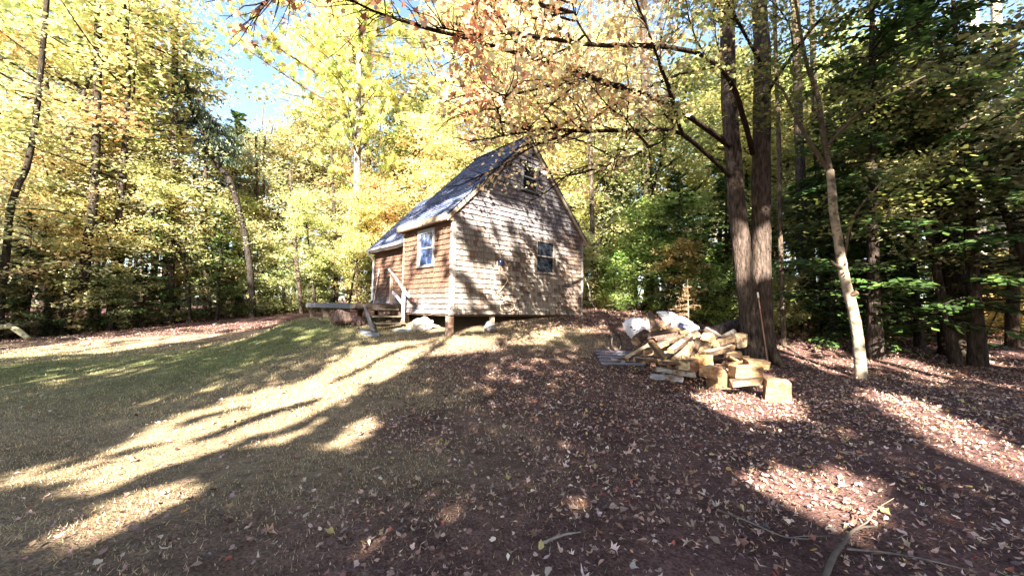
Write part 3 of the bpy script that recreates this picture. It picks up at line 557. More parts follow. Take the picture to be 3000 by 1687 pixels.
# openings cut in the crowns to let sun patches through: (u, h) outlines on the vertical plane Y = -9, seen along the sun
LIT = [
 ([(-6.71, 8.08), (-6.33, 8.11), (-6.06, 8.27), (-6.37, 9.0), (-6.55, 10.02), (-5.83, 10.48), (-5.84, 11.83), (-6.08, 12.39), (-4.57, 12.98), (-3.83, 13.36), (-2.82, 13.0), (-2.67, 12.23), (-3.35, 11.95), (-4.12, 11.7), (-4.11, 10.99), (-4.48, 10.33), (-4.29, 9.21), (-4.13, 8.61), (-4.72, 8.54), (-4.81, 8.14), (-4.73, 7.74), (-4.63, 7.65), (-5.11, 7.81), (-5.52, 8.01), (-5.85, 7.93), (-6.15, 7.86)], 1),
 ([(-4.46, 7.45), (-4.71, 7.81), (-4.65, 8.16), (-4.03, 8.03), (-3.95, 7.77), (-4.02, 7.44), (-4.26, 7.36)], 1),
 ([(-3.84, 8.47), (-3.94, 9.6), (-3.43, 9.21), (-3.3, 8.43)], 1),
 ([(-2.54, 12.52), (-2.34, 14.45), (-1.11, 14.76), (-1.16, 13.32), (-1.85, 12.57)], 1),
 ([(-3.77, 13.36), (-3.12, 13.8), (-2.61, 13.16), (-2.68, 12.54), (-3.28, 12.28)], 0.5),
 ([(0.98, 10.33), (1.53, 10.73), (2.44, 10.57), (2.91, 10.33), (2.38, 9.53), (1.24, 9.32), (1.11, 9.85)], 1),
 ([(5.59, 14.73), (7.36, 15.5), (7.19, 13.59), (5.61, 11.99), (5.36, 12.61), (4.73, 13.38)], 0.85),
 ([(7.57, 13.76), (8.94, 14.22), (8.25, 13.01), (7.4, 11.48), (6.65, 11.29), (6.87, 12.25), (6.55, 12.79)], 1),
 ([(4.99, 11.2), (4.7, 10.07), (4.31, 9.5), (4.01, 8.96), (3.6, 8.29), (2.66, 7.8), (2.58, 8.24), (2.92, 8.73), (3.36, 9.37), (4.07, 10.58)], 1),
 ([(0.44, 8.3), (0.93, 8.49), (1.42, 8.49), (1.65, 8.23), (1.52, 7.9), (1.25, 7.62), (0.79, 7.53), (0.6, 7.73), (0.42, 8.0)], 1),
 ([(-18.99, 13.76), (-17.16, 12.88), (-16.18, 13.19), (-14.95, 13.57), (-14.44, 15.2), (-13.45, 17.35), (-14.82, 19.04), (-16.72, 18.78), (-18.9, 17.77), (-19.88, 16.04), (-19.02, 14.67)], 0.8),
 ([(10.11, 14.09), (12.09, 13.34), (10.23, 12.2), (9.01, 12.49)], 0.55),
 ([(-14.32, 15.47), (-8.52, 14.16), (-8.0, 13.74), (-11.81, 14.02)], 0.25),
 ([(-9.32, 12.73), (-7.84, 14.6), (-7.32, 14.01), (-7.87, 11.86)], 0.2),
 ([(-4.18, 12.76), (-0.49, 15.7), (-0.5, 18.24), (-1.32, 17.82), (-2.17, 16.95), (-3.26, 16.43), (-4.19, 16.06)], 0.62),
 ([(-4.06, 15.86), (-3.54, 16.55), (-2.75, 17.76), (-1.95, 18.09), (-1.4, 17.61), (-2.32, 16.68)], 0.72),
 ([(-3.87, 12.95), (-6.09, 14.42), (-6.08, 17.46), (-3.85, 16.2)], 0.66),
 ([(-3.82, 13.4), (-5.19, 14.19), (-5.64, 15.81), (-4.42, 15.24)], 1),
 ([(-5.76, 15.48), (-6.2, 15.71), (-6.16, 17.55), (-5.64, 17.28)], 1),
 ([(-4.16, 16.15), (-3.84, 16.84), (-5.96, 18.14), (-6.27, 17.46)], 0.12),
 ([(-4.67, 17.2), (-4.08, 18.91), (-5.07, 20.07), (-6.01, 18.03)], 0.1),
 ([(-5.69, 17.61), (-4.78, 19.68), (-8.51, 20.65), (-8.96, 19.62)], 0.2),
 ([(-6.75, 16.98), (-8.71, 18.19), (-8.7, 19.53), (-6.73, 18.43)], 0.6),
 ([(-0.07, 12.83), (1.9, 13.02), (2.66, 12.42), (2.57, 11.54), (1.44, 11.37), (0.3, 11.75), (-0.15, 12.24)], 0.66),
 ([(1.7, 11.39), (3.15, 11.22), (3.12, 10.21), (1.68, 10.63)], 0.8),
 ([(2.57, 15.0), (2.95, 15.54), (4.26, 15.99), (4.26, 14.51), (3.59, 14.11), (2.85, 14.38)], 1),
 ([(4.68, 14.2), (5.19, 14.22), (5.58, 13.11), (5.5, 11.61), (4.93, 11.68), (4.86, 13.08)], 0.95),
 ([(1.64, 16.38), (3.65, 16.41), (3.74, 14.72), (1.64, 14.79)], 0.8),
 ([(-0.16, 20.78), (5.0, 20.88), (4.97, 17.48), (-0.0, 17.39)], 0.45),
 ([(16.72, 18.9), (18.05, 19.23), (18.03, 18.23), (17.37, 17.52), (16.67, 17.6)], 1),
 ([(11.56, 20.62), (13.42, 20.88), (12.98, 18.88), (11.49, 18.86)], 0.8),
 ([(5.16, 17.49), (5.63, 17.49), (5.62, 16.31), (5.14, 16.3)], 1),
 ([(-6, 13.8), (2.4, 13.8), (2.4, 17.6), (-6, 17.6)], 0.7),
]
STREAK = [  # leaf strips kept inside the openings to cast shadow streaks
  [(-4.37, 12.85), (-4.96, 12.26), (-5.09, 11.31), (-5.3, 10.46), (-5.21, 10.35), (-5.0, 11.17), (-4.88, 12.09), (-4.29, 12.66)] ,
  [(-5.03, 9.95), (-5.24, 9.65), (-5.35, 9.32), (-5.44, 8.8), (-5.35, 8.74), (-5.25, 9.23), (-5.14, 9.55), (-4.93, 9.83)] ,
  [(-4.6, 9.82), (-4.54, 9.11), (-4.86, 8.82), (-4.75, 8.28), (-4.93, 8.1), (-4.82, 8.04), (-4.65, 8.21), (-4.73, 8.73), (-4.43, 9.0), (-4.48, 9.68)] ,
  [(-5.88, 9.68), (-6.13, 9.4), (-6.17, 9.09), (-6.08, 9.02), (-6.02, 9.31), (-5.79, 9.6)] ,
  [(-5.74, 8.71), (-5.93, 8.55), (-5.67, 8.21), (-5.57, 8.16), (-5.82, 8.49), (-5.64, 8.65)] ,
  [(-3.93, 13.87), (-4.13, 12.5), (-4.25, 11.35), (-4.19, 11.22), (-4.07, 12.34), (-3.85, 13.63)] ,
  [(2.7, 23.49), (4.47, 23.52), (4.34, 16.09), (3.48, 15.81), (2.71, 15.46)] ,
  [(3.08, 14.26), (4.28, 14.54), (4.33, 12.59), (2.9, 12.56)] ,
  [(-3.58, 17.33), (-0.97, 19.06), (-2.28, 20.35)] ,
]
def inpoly(P, poly):
    x, y = P[:, 0], P[:, 1]; r = np.zeros(len(P), bool); n = len(poly)
    for i in range(n):
        x0, y0 = poly[i]; x1, y1 = poly[(i + 1) % n]
        c = ((y0 > y) != (y1 > y)) & (x < (x1 - x0) * (y - y0) / (y1 - y0 + 1e-12) + x0); r ^= c
    return r
def keep_leaf(P):
    q = uh(P); n = len(q); k = np.ones(n, bool); jq = q + rs.randn(n, 2) * .05
    neg = np.zeros(n, bool)
    for poly in STREAK: neg |= inpoly(q, poly)
    for poly, prob in LIT:
        ins = inpoly(jq, poly) & ~neg
        if prob < 1:    # dapple: openings at leaf-cluster scale
            f = vn(q[:, 0] * 3.2, q[:, 1] * 4.2, 55) * .7 + vn(q[:, 0] * 8, q[:, 1] * 9, 56) * .3; k &= ~(ins & (f < .22 + .56 * prob))
        else: k &= ~ins
    f = vn(q[:, 0] * 1.3, q[:, 1] * 2.1, 77) * .6 + vn(q[:, 0] * 5, q[:, 1] * 6, 78) * .4
    k &= ~(f > np.where((q[:, 0] > 4.8) & (q[:, 1] > 13.5), .66, np.where(q[:, 1] < 13.8, .93, .82)))
    return k
GOBO_CANOPY = [(-31, -8, 21), (-26, -11, 22), (-21, -7, 21), (-16, -10, 22), (-11, -7.5, 22), (-6.5, -11, 23), (-2, -8, 23), (2.0, -13, 24), (7, -8, 26), (11.5, -10.5, 28), (16, -8, 29), (21, -10, 30), (26, -8, 30), (31, -10, 30), (36, -8, 30)]
for i, (cx, cy, ch) in enumerate(GOBO_CANOPY):
    tx = {5: -8.6, 6: .35, 7: 2.0, 8: 7.9}.get(i, cx); g = float(gz(tx, cy)); T = MB(); P = curve((0, 0, -.2), (0, 0, 1), ch * .93, 10, 0, .02); T.tube(P, np.linspace(.24, .05, len(P)), 9, wob=.1)
    n = int(20000 * (ch - 5) / 17); u = cx + rs.uniform(-3.4, 3.4, n); hh = np.where(rs.rand(n) < .2, rs.uniform(4.9, 10, n), 4.9 + (ch - 4.9) * rs.rand(n)); yy = np.clip(cy + rs.randn(n) * 1.8, -15, -3.2)
    # shape the crown top
    topz = ch + 1.0 - ((u - cx) / 3.4) ** 2 * 1.6 + (vn(u * 1.2, yy, 8) - .5) * 2.4
    q = np.stack([u, yy, hh], 1); q[:, 2] = hh - (yy - YP) * TE * .6; ok = (hh < topz) & (q[:, 2] > 3.6); q = q[ok]; q = q[keep_leaf(q)]
    for k in range(14):
        f = rs.uniform(.35, .95); b = P[int(f * 10)]; az = rs.rand() * 6.283; Q = curve(b, (math.cos(az), math.sin(az), .3), rs.uniform(1.5, 3), 5, 0, .1)
        Qw = Q + [tx, cy, g]
        if keep_leaf(Qw).all(): T.tube(Q, np.linspace(.07, .015, 6), 5, (.9, .9, .9), cap=False)
    o = empty('gobo_maple', (tx, cy, g), 'tall leafy maple in the row of trees behind the camera', 'tree', 'trees behind the camera shading the yard')  # added unseen tree, its crown cut as a gobo for the dappled shade
    t_ = T.build('trunk', M_BARK, o); t_.color = (.12, .1, .08, 1)
    Cm = MB(); N = len(q); leaves(Cm, q - [tx, cy, g], .21 * rs.uniform(.7, 1.2, N), S_RAG, .9, pal(N, [(.10, .13, .03), (.2, .2, .05), (.25, .14, .04)], (4, 2, 1))); Cm.build('crown', M_LEAF, o)

# ---------------------------------------------------------------- the woods
EX = [-60, -24, -20, -16, -10, -7, -4, -1, 1, 3, 5.5, 8, 12, 16, 22, 60]; EY = [8, 13.5, 17, 21, 24.5, 23, 21, 19.5, 18, 16.8, 17.2, 14.8, 14.2, 15.5, 14, 8]
def edge(x): return float(np.interp(x, EX, EY))
SKYHOLE = lambda x, y: -.86 < x / y < -.52
placed = []
def far_enough(x, y, d): 
    return all((x - a) ** 2 + (y - b) ** 2 > d * d for a, b in placed)
REG = lambda x: 'left' if x < -9 else ('mid' if x < 5 else 'right')
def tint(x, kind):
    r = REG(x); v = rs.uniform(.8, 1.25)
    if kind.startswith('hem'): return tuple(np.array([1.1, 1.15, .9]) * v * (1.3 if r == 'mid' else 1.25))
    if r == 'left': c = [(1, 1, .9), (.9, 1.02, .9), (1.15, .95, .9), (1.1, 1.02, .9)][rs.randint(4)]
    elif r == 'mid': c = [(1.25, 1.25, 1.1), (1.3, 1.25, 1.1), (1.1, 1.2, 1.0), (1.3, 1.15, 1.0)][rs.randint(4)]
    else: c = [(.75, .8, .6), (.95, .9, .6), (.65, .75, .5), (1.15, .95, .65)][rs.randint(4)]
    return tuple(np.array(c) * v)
WORD = {'left': 'left of the cabin', 'mid': 'behind the cabin', 'right': 'beyond the woodpile'}
def desc(kind, x, y):
    r = REG(x); dep = 'at the edge of' if y < edge(x) + 3.5 else ('inside' if y < edge(x) + 11 else 'deep in')
    n = {'bee': 'spreading beech with flat yellow-green sprays', 'map': 'tall maple in yellow and green leaf', 'bus': 'low leafy many-stemmed bush', 'hem': 'dark green hemlock with drooping boughs', 'sli': 'slender trunk with a small high crown'}[kind[:3]]
    return n + ' ' + dep + ' the woods ' + WORD[r], {'bee': 'beeches', 'map': 'maples', 'bus': 'bushes', 'hem': 'hemlocks', 'sli': 'slender trees'}[kind[:3]] + ' ' + dep + ' the woods ' + WORD[r]
PH = {k: PROTO[k][1] for k in PROTO}; HT = {'beech0': 9.5, 'beech1': 11, 'maple0': 14, 'maple1': 12, 'bush0': 3.6, 'bush1': 2.6, 'hem0': 13, 'hem1': 7.5, 'slim0': 14, 'slim1': 17, 'slim2': 11}
BARKS = [(.05, .04, .035), (.065, .053, .045), (.04, .033, .028), (.10, .088, .077)]
def wood(kind, x, y, s):
    if SKYHOLE(x, y) and HT[kind] * s > .53 * y: s = .53 * y / HT[kind]
    l, g = desc(kind, x, y); placed.append((x, y))
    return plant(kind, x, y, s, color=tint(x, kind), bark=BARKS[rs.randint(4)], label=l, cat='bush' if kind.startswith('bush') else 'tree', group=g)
def row(kinds, wts, n, d0, d1, mind, s0, s1, xr=1.32):
    wts = np.array(wts, float) / sum(wts); c = 0; t = 0
    while c < n and t < n * 30:
        t += 1; x = rs.uniform(-1, 1) * 75; dd = rs.uniform(d0, d1); y = edge(x) + dd
        if abs(x) > xr * y + 2 or not far_enough(x, y, mind): continue
        wood(kinds[rs.choice(len(kinds), p=wts)], x, y, rs.uniform(s0, s1)); c += 1
row(['bush0', 'bush1', 'hem1'], [4, 4, 1], 50, 0, 2.2, 1.1, .8, 1.25)
for i in range(17):
    x = -23 + i * .95 + rs.uniform(-.3, .3); y = edge(x) + rs.uniform(-.3, 1.0); placed.append((x, y)); k_ = ['bush0', 'bush1', 'bush1'][rs.randint(3)]
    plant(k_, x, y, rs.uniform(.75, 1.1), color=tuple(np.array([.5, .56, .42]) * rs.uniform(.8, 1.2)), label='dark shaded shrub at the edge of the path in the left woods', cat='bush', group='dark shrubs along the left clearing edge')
row(['beech0', 'beech1', 'hem1', 'slim2', 'maple1'], [6, 5, 2, 2, 2], 34, 1.2, 5, 1.6, .9, 1.35)
row(['beech1', 'maple0', 'maple1', 'hem0', 'slim0', 'slim1'], [2, 4, 3, 2, 5, 4], 46, 5, 13, 1.7, 1.0, 1.4)
row(['maple0', 'maple1', 'slim0', 'slim1', 'hem0', 'bush0'], [4, 3, 4, 5, 1, 2], 52, 13, 28, 2.2, 1.1, 1.5)
# distant woods: one mass
T = MB(); N = 30000; xx = rs.uniform(-1, 1, N) * 78; yy = 52 + rs.uniform(0, 9, N) - np.abs(xx) * .25; hh = rs.rand(N) ** 1.1 * (13 + 4 * vn(xx * .15, yy * 0, 60))
kp = vn(xx * .5, hh * .6, 61) < .62; P = np.stack([xx, yy, gz(xx, yy) + hh], 1)[kp]; leaves(T, P, .55 * rs.uniform(.6, 1.3, len(P)), S_RAG, .8, pal(len(P), YG, (3, 2, 4, 1, 2)))
for k in range(150):
    x = rs.uniform(-75, 75); y = rs.uniform(46, 58) - abs(x) * .25; g = float(gz(x, y)); T.tube([[x, y, g - .2], [x + rs.randn() * .3, y, g + 8], [x + rs.randn() * .5, y, g + 15]], [.2, .15, .08], 5, (.2, .17, .15))
tag(T.build('distant_woods', M_LEAF), kind='stuff')
# undergrowth along the woods' edge: uncountable
T = MB(); N = 26000; xx = rs.uniform(-32, 30, N); ed = np.interp(xx, EX, EY); yy = ed - 1.0 + rs.rand(N) ** 1.3 * 7; cl = vn(xx * .9, yy * .9, 70)
kp = cl > .42; xx, yy, cl = xx[kp], yy[kp], cl[kp]; zz_ = gz(xx, yy) + .03 + rs.rand(len(xx)) ** 1.5 * (cl - .35) * 1.7
leaves(T, np.stack([xx, yy, zz_], 1), .085 * rs.uniform(.6, 1.5, len(xx)), S_OVAL, .6, pal(len(xx), [(.12, .15, .04), (.3, .28, .08), (.2, .09, .05), (.3, .18, .08)], (3, 2, 3, 2)))
tag(T.build('undergrowth', M_LEAF), kind='stuff')

# ---------------------------------------------------------------- named trees seen in the photo
def pxpath(pts): return np.array([at(*p) for p in pts])
def smooth(P, n=4):
    P = np.asarray(P, float); out = []
    for i in range(len(P) - 1):
        p0, p1, p2, p3 = P[max(i - 1, 0)], P[i], P[i + 1], P[min(i + 2, len(P) - 1)]
        for t in np.arange(n) / n: out.append(.5 * ((2 * p1) + (-p0 + p2) * t + (2 * p0 - 5 * p1 + 4 * p2 - p3) * t * t + (-p0 + 3 * p1 - 3 * p2 + p3) * t ** 3))
    out.append(P[-1]); return np.array(out)
def grp_tree(name, label, pts, r0, r1, bark, gb=None, n=9, matb=None, ext=None, group=None):
    """trunk through photo points; base dropped to the terrain"""
    P = pxpath(pts); g = float(gz(P[0][0], P[0][1])); P = np.vstack([[P[0][0] * 1, P[0][1], g - .1], P[P[:, 2] > g + .15]])
    if ext: P = np.vstack([P, P[-1] + np.array(ext)])
    base = np.array([P[0][0], P[0][1], g]); o = empty(name, base, label, 'tree', group)
    S = smooth(P); T = MB(); R = np.linspace(r0, r1, len(S)); R[0] *= 1.35; R[1] *= 1.15; T.tube(S - base, R, n, wob=.1)
    return o, T, S, base
def finish(o, T, bark, Cm=None, col=(1, 1, 1), lm=None, matb=None):
    if matb is M_BARK: bark = tuple(.55 * c_ for c_ in bark)
    t = T.build('trunk', matb or M_BARK, o); t.color = (*bark, 1)
    if Cm is not None and Cm.g: c = Cm.build('crown', lm or M_LEAF, o); c.color = (*col, 1)
    return o
def sprays(Cm, C, per, rad, lsz, cols, wt, shape=S_OVAL, flat=.15, tilt=.45, fold=0):
    C = np.asarray(C, float); c = np.repeat(C, per, 0); N = len(c); a = rs.rand(N) * 6.283; q = np.sqrt(rs.rand(N)) * rad
    off = np.stack([np.cos(a) * q, np.sin(a) * q, rs.randn(N) * flat * rad - q * .15], 1); b = np.repeat(pal(len(C), cols, wt), per, 0)
    leaves(Cm, c + off, lsz * rs.uniform(.6, 1.3, N), shape, tilt, b * .5 + pal(N, cols, wt) * .5, fold=fold)

# twin-stemmed maple by the woodpile with limbs over the yard
ob = np.array([*at(2225, 1062, 9.9)[:2], 0]); ob[2] = float(gz(ob[0], ob[1]))
mp_ = empty('twin_maple', ob, 'large twin-stemmed maple standing beside the split wood, limbs reaching over the cabin', 'tree')
T = MB()
def P_(pts): return smooth(pxpath(pts)) - ob
Lst = P_([(2203, 1078, 9.85), (2200, 1000, 9.85), (2194, 900, 9.85), (2181, 800, 9.85), (2170, 700, 9.85), (2158, 600, 9.85), (2150, 480, 9.85), (2138, 330, 9.9), (2132, 150, 10), (2128, -60, 10.1), (2110, -500, 10.4)])
Rst = P_([(2244, 1078, 9.95), (2240, 1000, 9.95), (2232, 900, 9.95), (2230, 780, 9.95), (2229, 640, 9.95), (2230, 480, 9.95), (2232, 330, 10), (2233, 150, 10.1), (2222, -60, 10.2), (2230, -500, 10.5)])
T.tube(Lst, np.linspace(.24, .16, len(Lst)), 16, wob=.13); T.tube(Rst, np.linspace(.25, .175, len(Rst)), 16, wob=.13)
for a in np.linspace(0, 6.283, 8)[:-1]: # root flare
    d = np.array([math.cos(a), math.sin(a) * .7, 0]); T.tube([d * .28 + [0, 0, .42], d * .42 + [0, 0, .1], d * .62 + [0, 0, -.06]], [.12, .12, .05], 7, cap=False)
BR = [([(2205,450,9.9),(2194,403,9.5),(2155,272,8.7),(2116,210,8),(2039,155,7.2),(1900,135,6.4),(1735,132,5.8),(1620,115,5.2),(1500,97,4.8),(1390,100,4.6),(1290,80,4.4)], .07),
 ([(2140,430,9.8),(2000,330,8),(1850,265,7),(1780,245,6.5),(1680,205,6),(1560,170,5.6),(1390,120,5),(1240,80,4.6),(1100,35,4.3),(1010,-10,4.1)], .065),
 ([(1850,262,7),(1740,240,6.6),(1600,255,6.3),(1500,278,6),(1385,275,5.8),(1300,300,5.6)], .03),
 ([(2140,520,9.8),(2000,395,8.5),(1860,382,8),(1700,385,7.4),(1610,375,7),(1540,380,6.8),(1440,345,6.5),(1350,330,6.3)], .055),
 ([(2130,190,9.9),(2000,215,8.6),(1850,280,7.7),(1780,320,7.5),(1680,385,7.3),(1560,430,7),(1480,480,6.8),(1340,545,6.5)], .04),
 ([(2000,395,8.5),(1985,350,7.3),(1960,260,6.3),(1930,180,5.9),(1890,60,5.5),(1875,-60,5.4)], .05),
 ([(1735,132,5.8),(1690,60,5.5),(1670,-30,5.3)], .02), ([(1610,375,7),(1480,398,6.7),(1390,412,6.5)], .02),
 ([(2125,30,9.8),(1980,-40,8),(1700,-60,6.2),(1300,-40,5),(1050,-80,4.4),(900,-60,4.1),(765,12,3.9)], .06),
 ([(1860,382,8),(1800,470,7.8),(1720,520,7.4)], .02), ([(2000,330,8),(1930,420,7.7),(1800,440,7.4)], .02),
 ([(2230,300,9.9),(2330,150,9),(2420,40,8.4),(2550,-60,7.8)], .05), ([(2235,200,9.9),(2150,40,8.6),(2080,-80,7.8)], .05)]
Cm = MB(); tips = []; QQ = []
NB = len(BR); BR = BR + [None] * 75
for e_ in BR:
    if e_ is None:
        q0 = QQ[rs.randint(NB)]; i0 = rs.randint(len(q0) // 4, len(q0) - 2); Q = curve(q0[i0], (-rs.uniform(.1, 1), rs.uniform(-.9, .5), rs.uniform(-.25, .7)), rs.uniform(1.0, 2.6), 10, 0, .12); r = .018
        wq = Q[-1] + ob
        if wq[1] < 3.6 or not (1250 < 1500 + wq[0] / wq[1] * FPX < 2250): continue
    else: Q = P_(e_[0]); r = e_[1]
    T.tube(Q, np.linspace(r, .008, len(Q)), 6, (.5, .45, .42), cap=False, wob=.4); nq = len(Q); QQ.append(Q)
    seg = np.linalg.norm(np.diff(Q, axis=0), axis=1); ln = seg.sum(); nt_ = int(ln * 7)
    for k in range(nt_):
        f = rs.uniform(.22, 1) * (nq - 1.001); i = int(f); b = Q[i] + (Q[i + 1] - Q[i]) * (f - i); dr = (Q[min(i + 2, nq - 1)] - Q[i]); dr /= np.linalg.norm(dr) + 1e-9
        sdv = np.cross(dr, [0, 0, 1]) * rs.choice([-1, 1]); tw = curve(b, dr * .7 + sdv * rs.uniform(.2, 1) + [0, 0, rs.uniform(-.3, .45)], rs.uniform(.3, .9), 4, -.04, .2)
        T.tube(tw, np.linspace(.008, .003, 5), 4, (.4, .35, .32), cap=False); tips += [tw[2], tw[3], tw[4]]
tips = np.array(tips); wpt = tips + ob; sx_ = 1500 + wpt[:, 0] / wpt[:, 1] * FPX; sy_ = 905 - (wpt[:, 2] - CZ) / wpt[:, 1] * FPX
prs = np.where(sx_ < 1330, .13, np.where(sx_ < 2150, .9, .9)) * np.where(sy_ > 400, .2, np.where(sy_ > 300, .5, 1)); kp = rs.rand(len(tips)) < prs; tips, sx_ = tips[kp], sx_[kp]
for lo_, hi_, cols, wt in ((-1e9, 1420, [(.36,.14,.08),(.76,.52,.32),(.62,.36,.22),(.84,.68,.42)], (4,3,3,2)), (1420, 1950, [(.86,.66,.42),(.86,.76,.48),(.78,.54,.34),(.48,.26,.16),(.62,.62,.32)], (4,4,2,1.2,1.5)), (1950, 1e9, [(.32,.34,.12),(.20,.23,.08),(.56,.48,.22),(.50,.34,.18)], (4,3,2,1))):
    s_ = tips[(sx_ >= lo_) & (sx_ < hi_)]
    if len(s_):
        per = 6
        c = np.repeat(s_, per, 0) + rs.randn(len(s_) * per, 3) * [.13, .13, .08]; leaves(Cm, c, .088 * rs.uniform(.5, 1.35, len(c)), S_MAPLE, .8, pal(len(c), cols, wt, .25), fold=.25)
up2 = np.array([[rs.uniform(-3.2, 3.0), rs.uniform(5, 9), 0] for _ in range(75)]); up2[:, 2] = up2[:, 1] * .80 + 1.55 + rs.uniform(.5, 3.4, 75); sprays(Cm, up2 - ob, 34, .7, .13, [(.72,.5,.25),(.5,.42,.15)], (1, 1))  # leaf mass added above the view to shade the gable
up = np.array([[rs.randn() * 3, rs.randn() * 2.5 - .5, rs.uniform(11, 17)] for _ in range(90)]); sprays(Cm, up, 40, .8, .15, YG, (3, 3, 2, 1, 2))
finish(mp_, T, (.07, .054, .047), Cm, lm=M_MAPLE)

# crooked young maple with sunlit lower trunk
o, T, S, b = grp_tree('crooked_maple', 'crooked young maple right of the woodpile with a bright sunlit lower trunk and broken stub', [(2525,1112,8.7),(2518,1040,8.7),(2512,980,8.7),(2497,900,8.7),(2478,830,8.7),(2466,770,8.7),(2455,700,8.7),(2442,620,8.7),(2436,540,8.7),(2431,500,8.7)], .115, .075, None, n=10)
def TB(T, b, pts, r0, r1, n=7): Q = smooth(pxpath(pts)) - b; T.tube(Q, np.linspace(r0, r1, len(Q)), n, (.28, .26, .25), cap=False, wob=.1); return Q  # limbs coloured darker than the trunk, painting in their shade
q1 = TB(T, b, [(2431,505,8.7),(2411,388,8.6),(2396,280,8.5),(2365,194,8.3),(2340,60,8),(2320,-60,7.8)], .065, .02); q2 = TB(T, b, [(2433,508,8.7),(2369,411,8.7),(2330,341,8.7),(2295,268,8.7),(2264,240,8.7),(2200,200,8.6)], .05, .015)
q3 = TB(T, b, [(2475,745,8.7),(2500,640,8.4),(2560,560,8.0),(2620,500,7.6)], .03, .01); q5 = TB(T, b, [(2420,430,8.6),(2520,330,8),(2640,260,7.4),(2760,200,7)], .04, .01)
TB(T, b, [(2470,785,8.68),(2450,778,8.6),(2430,762,8.5)], .05, .02); T.tube([S[14] - b + [0, -.08, .0], S[14] - b + [.04, -.16, .06]], [.055, .05], 8, (.4, .3, .25))
Cm = MB(); C = np.concatenate([q[len(q) // 3:] for q in (q1, q2, q3, q5)]); C = np.concatenate([C + rs.randn(*C.shape) * [.5, .6, .3] for _ in range(3)])
sprays(Cm, C, 22, .42, .095, [(.16,.20,.05),(.10,.13,.035),(.26,.24,.07)], (3, 3, 2), shape=S_OVAL)
finish(o, T, (.30, .25, .20), Cm, matb=M_BARKP)
LATER = []
def simple(name, label, pts, r0, r1, bark, pale=False, group=None, crown=None, ext=None, cols=None, nsp=26, per=45, rad=.7, spread=1.6, lsz=.13):
    o, T, S, b = grp_tree(name, label, pts, r0, r1, bark, ext=ext, group=group)
    Cm = MB()
    for k in range(9):
        i = rs.randint(len(S) // 3, len(S)); az = rs.rand() * 6.283; T.tube(curve(S[i] - b, (math.cos(az), math.sin(az), .4), rs.uniform(.4, 1.5), 4, 0, .2), np.linspace(.018, .004, 5), 4, cap=False)
    if crown:
        ii = (len(S) * (crown + (1 - crown) * rs.rand(nsp))).astype(int).clip(0, len(S) - 1); C = S[ii] - b + rs.randn(nsp, 3) * [spread, spread, .5]; sprays(Cm, C, per, rad, lsz, cols or YG, (3, 3, 2, 2, 1)[:len(cols or YG)])
    return finish(o, T, bark, Cm, matb=M_BARKP if pale else M_BARK)
DG = [(.10, .14, .04), (.16, .18, .05), (.06, .09, .03), (.24, .22, .07)]
simple('slender_tree', 'thin dark pole-like tree just right of the twin maple', [(2295,960,12),(2288,780,12),(2282,440,12),(2276,250,12),(2268,0,12)], .075, .05, (.18,.14,.11), ext=(0,0,4), crown=.7, cols=DG)
simple('forest_tree', 'dark trunk in a bright gap between the twin maple and crooked maple', [(2362,880,15),(2352,700,15),(2345,500,15),(2338,330,15),(2330,0,15)], .2, .13, (.14,.11,.09), ext=(0,0,5), crown=.6, cols=DG)
simple('forest_tree', 'narrow dark trunk close behind the crooked maple', [(2415,880,17),(2403,600,17),(2390,400,17),(2380,100,17)], .15, .1, (.12,.1,.08), ext=(0,0,5), crown=.6, cols=DG)
simple('hemlock_tree', 'massive dark shaded trunk at the right of the yard', [(2795,975,11.5),(2788,850,11.5),(2765,700,11.5),(2730,520,11.5),(2705,350,11.5),(2695,150,11.5),(2690,-50,11.5)], .34, .27, (.07,.055,.045), ext=(0,0,5), crown=.35, cols=DG, nsp=70, spread=1.7, lsz=.11)
simple('birch_tree', 'pale trunk at the far right with a bright sunlit foot', [(2902,968,16.5),(2893,900,16.5),(2878,760,16.5),(2866,600,16.5),(2862,420,16.5),(2855,100,16.5)], .22, .16, (.62,.55,.48), pale=True, ext=(0,0,5), crown=.7, cols=DG)
simple('birch_tree', 'second pale trunk right of the sunlit birch at the far right', [(2952,950,17.5),(2942,870,17.5),(2930,640,17.5),(2926,400,17.5),(2920,60,17.5)], .22, .16, (.45,.38,.33), pale=True, ext=(0,0,5), crown=.7, cols=DG)
simple('forest_tree', 'dark leaning trunk at the right border of the photo', [(2965,960,13),(2972,800,13),(2990,600,13),(3010,400,13),(3040,100,13)], .17, .12, (.10,.07,.055), ext=(0,0,5), crown=.5, cols=DG)
simple('forest_tree', 'thick dark trunk rising behind the bushes right of the cabin', [(1905,880,19),(1903,700,19),(1897,560,19),(1893,380,19),(1885,100,19)], .24, .17, (.11,.085,.07), ext=(0,0,6), crown=.55)
simple('forest_tree', 'leaning thin trunk between the cabin peak and the thick dark trunk', [(1860,800,20),(1838,650,20),(1815,560,20),(1780,430,20),(1740,300,20)], .12, .07, (.2,.16,.13), crown=.5)
simple('forest_tree', 'dark trunk rising just past the right corner of the cabin', [(1740,860,17.5),(1737,760,17.5),(1735,650,17.5),(1730,450,17.5),(1726,200,17.5)], .13, .09, (.15,.12,.1), ext=(0,0,4), crown=.5)
simple('leaning_maple', 'leaning mossy trunk at the dark left edge of the woods', [(192,945,17.2),(215,880,17.2),(246,810,17.2),(252,735,17.2),(268,640,17.3),(276,540,17.4),(282,400,17.5),(286,200,17.6),(290,-40,17.7)], .21, .13, (.075,.062,.05), ext=(0,0,3), crown=.35, nsp=90, spread=2)
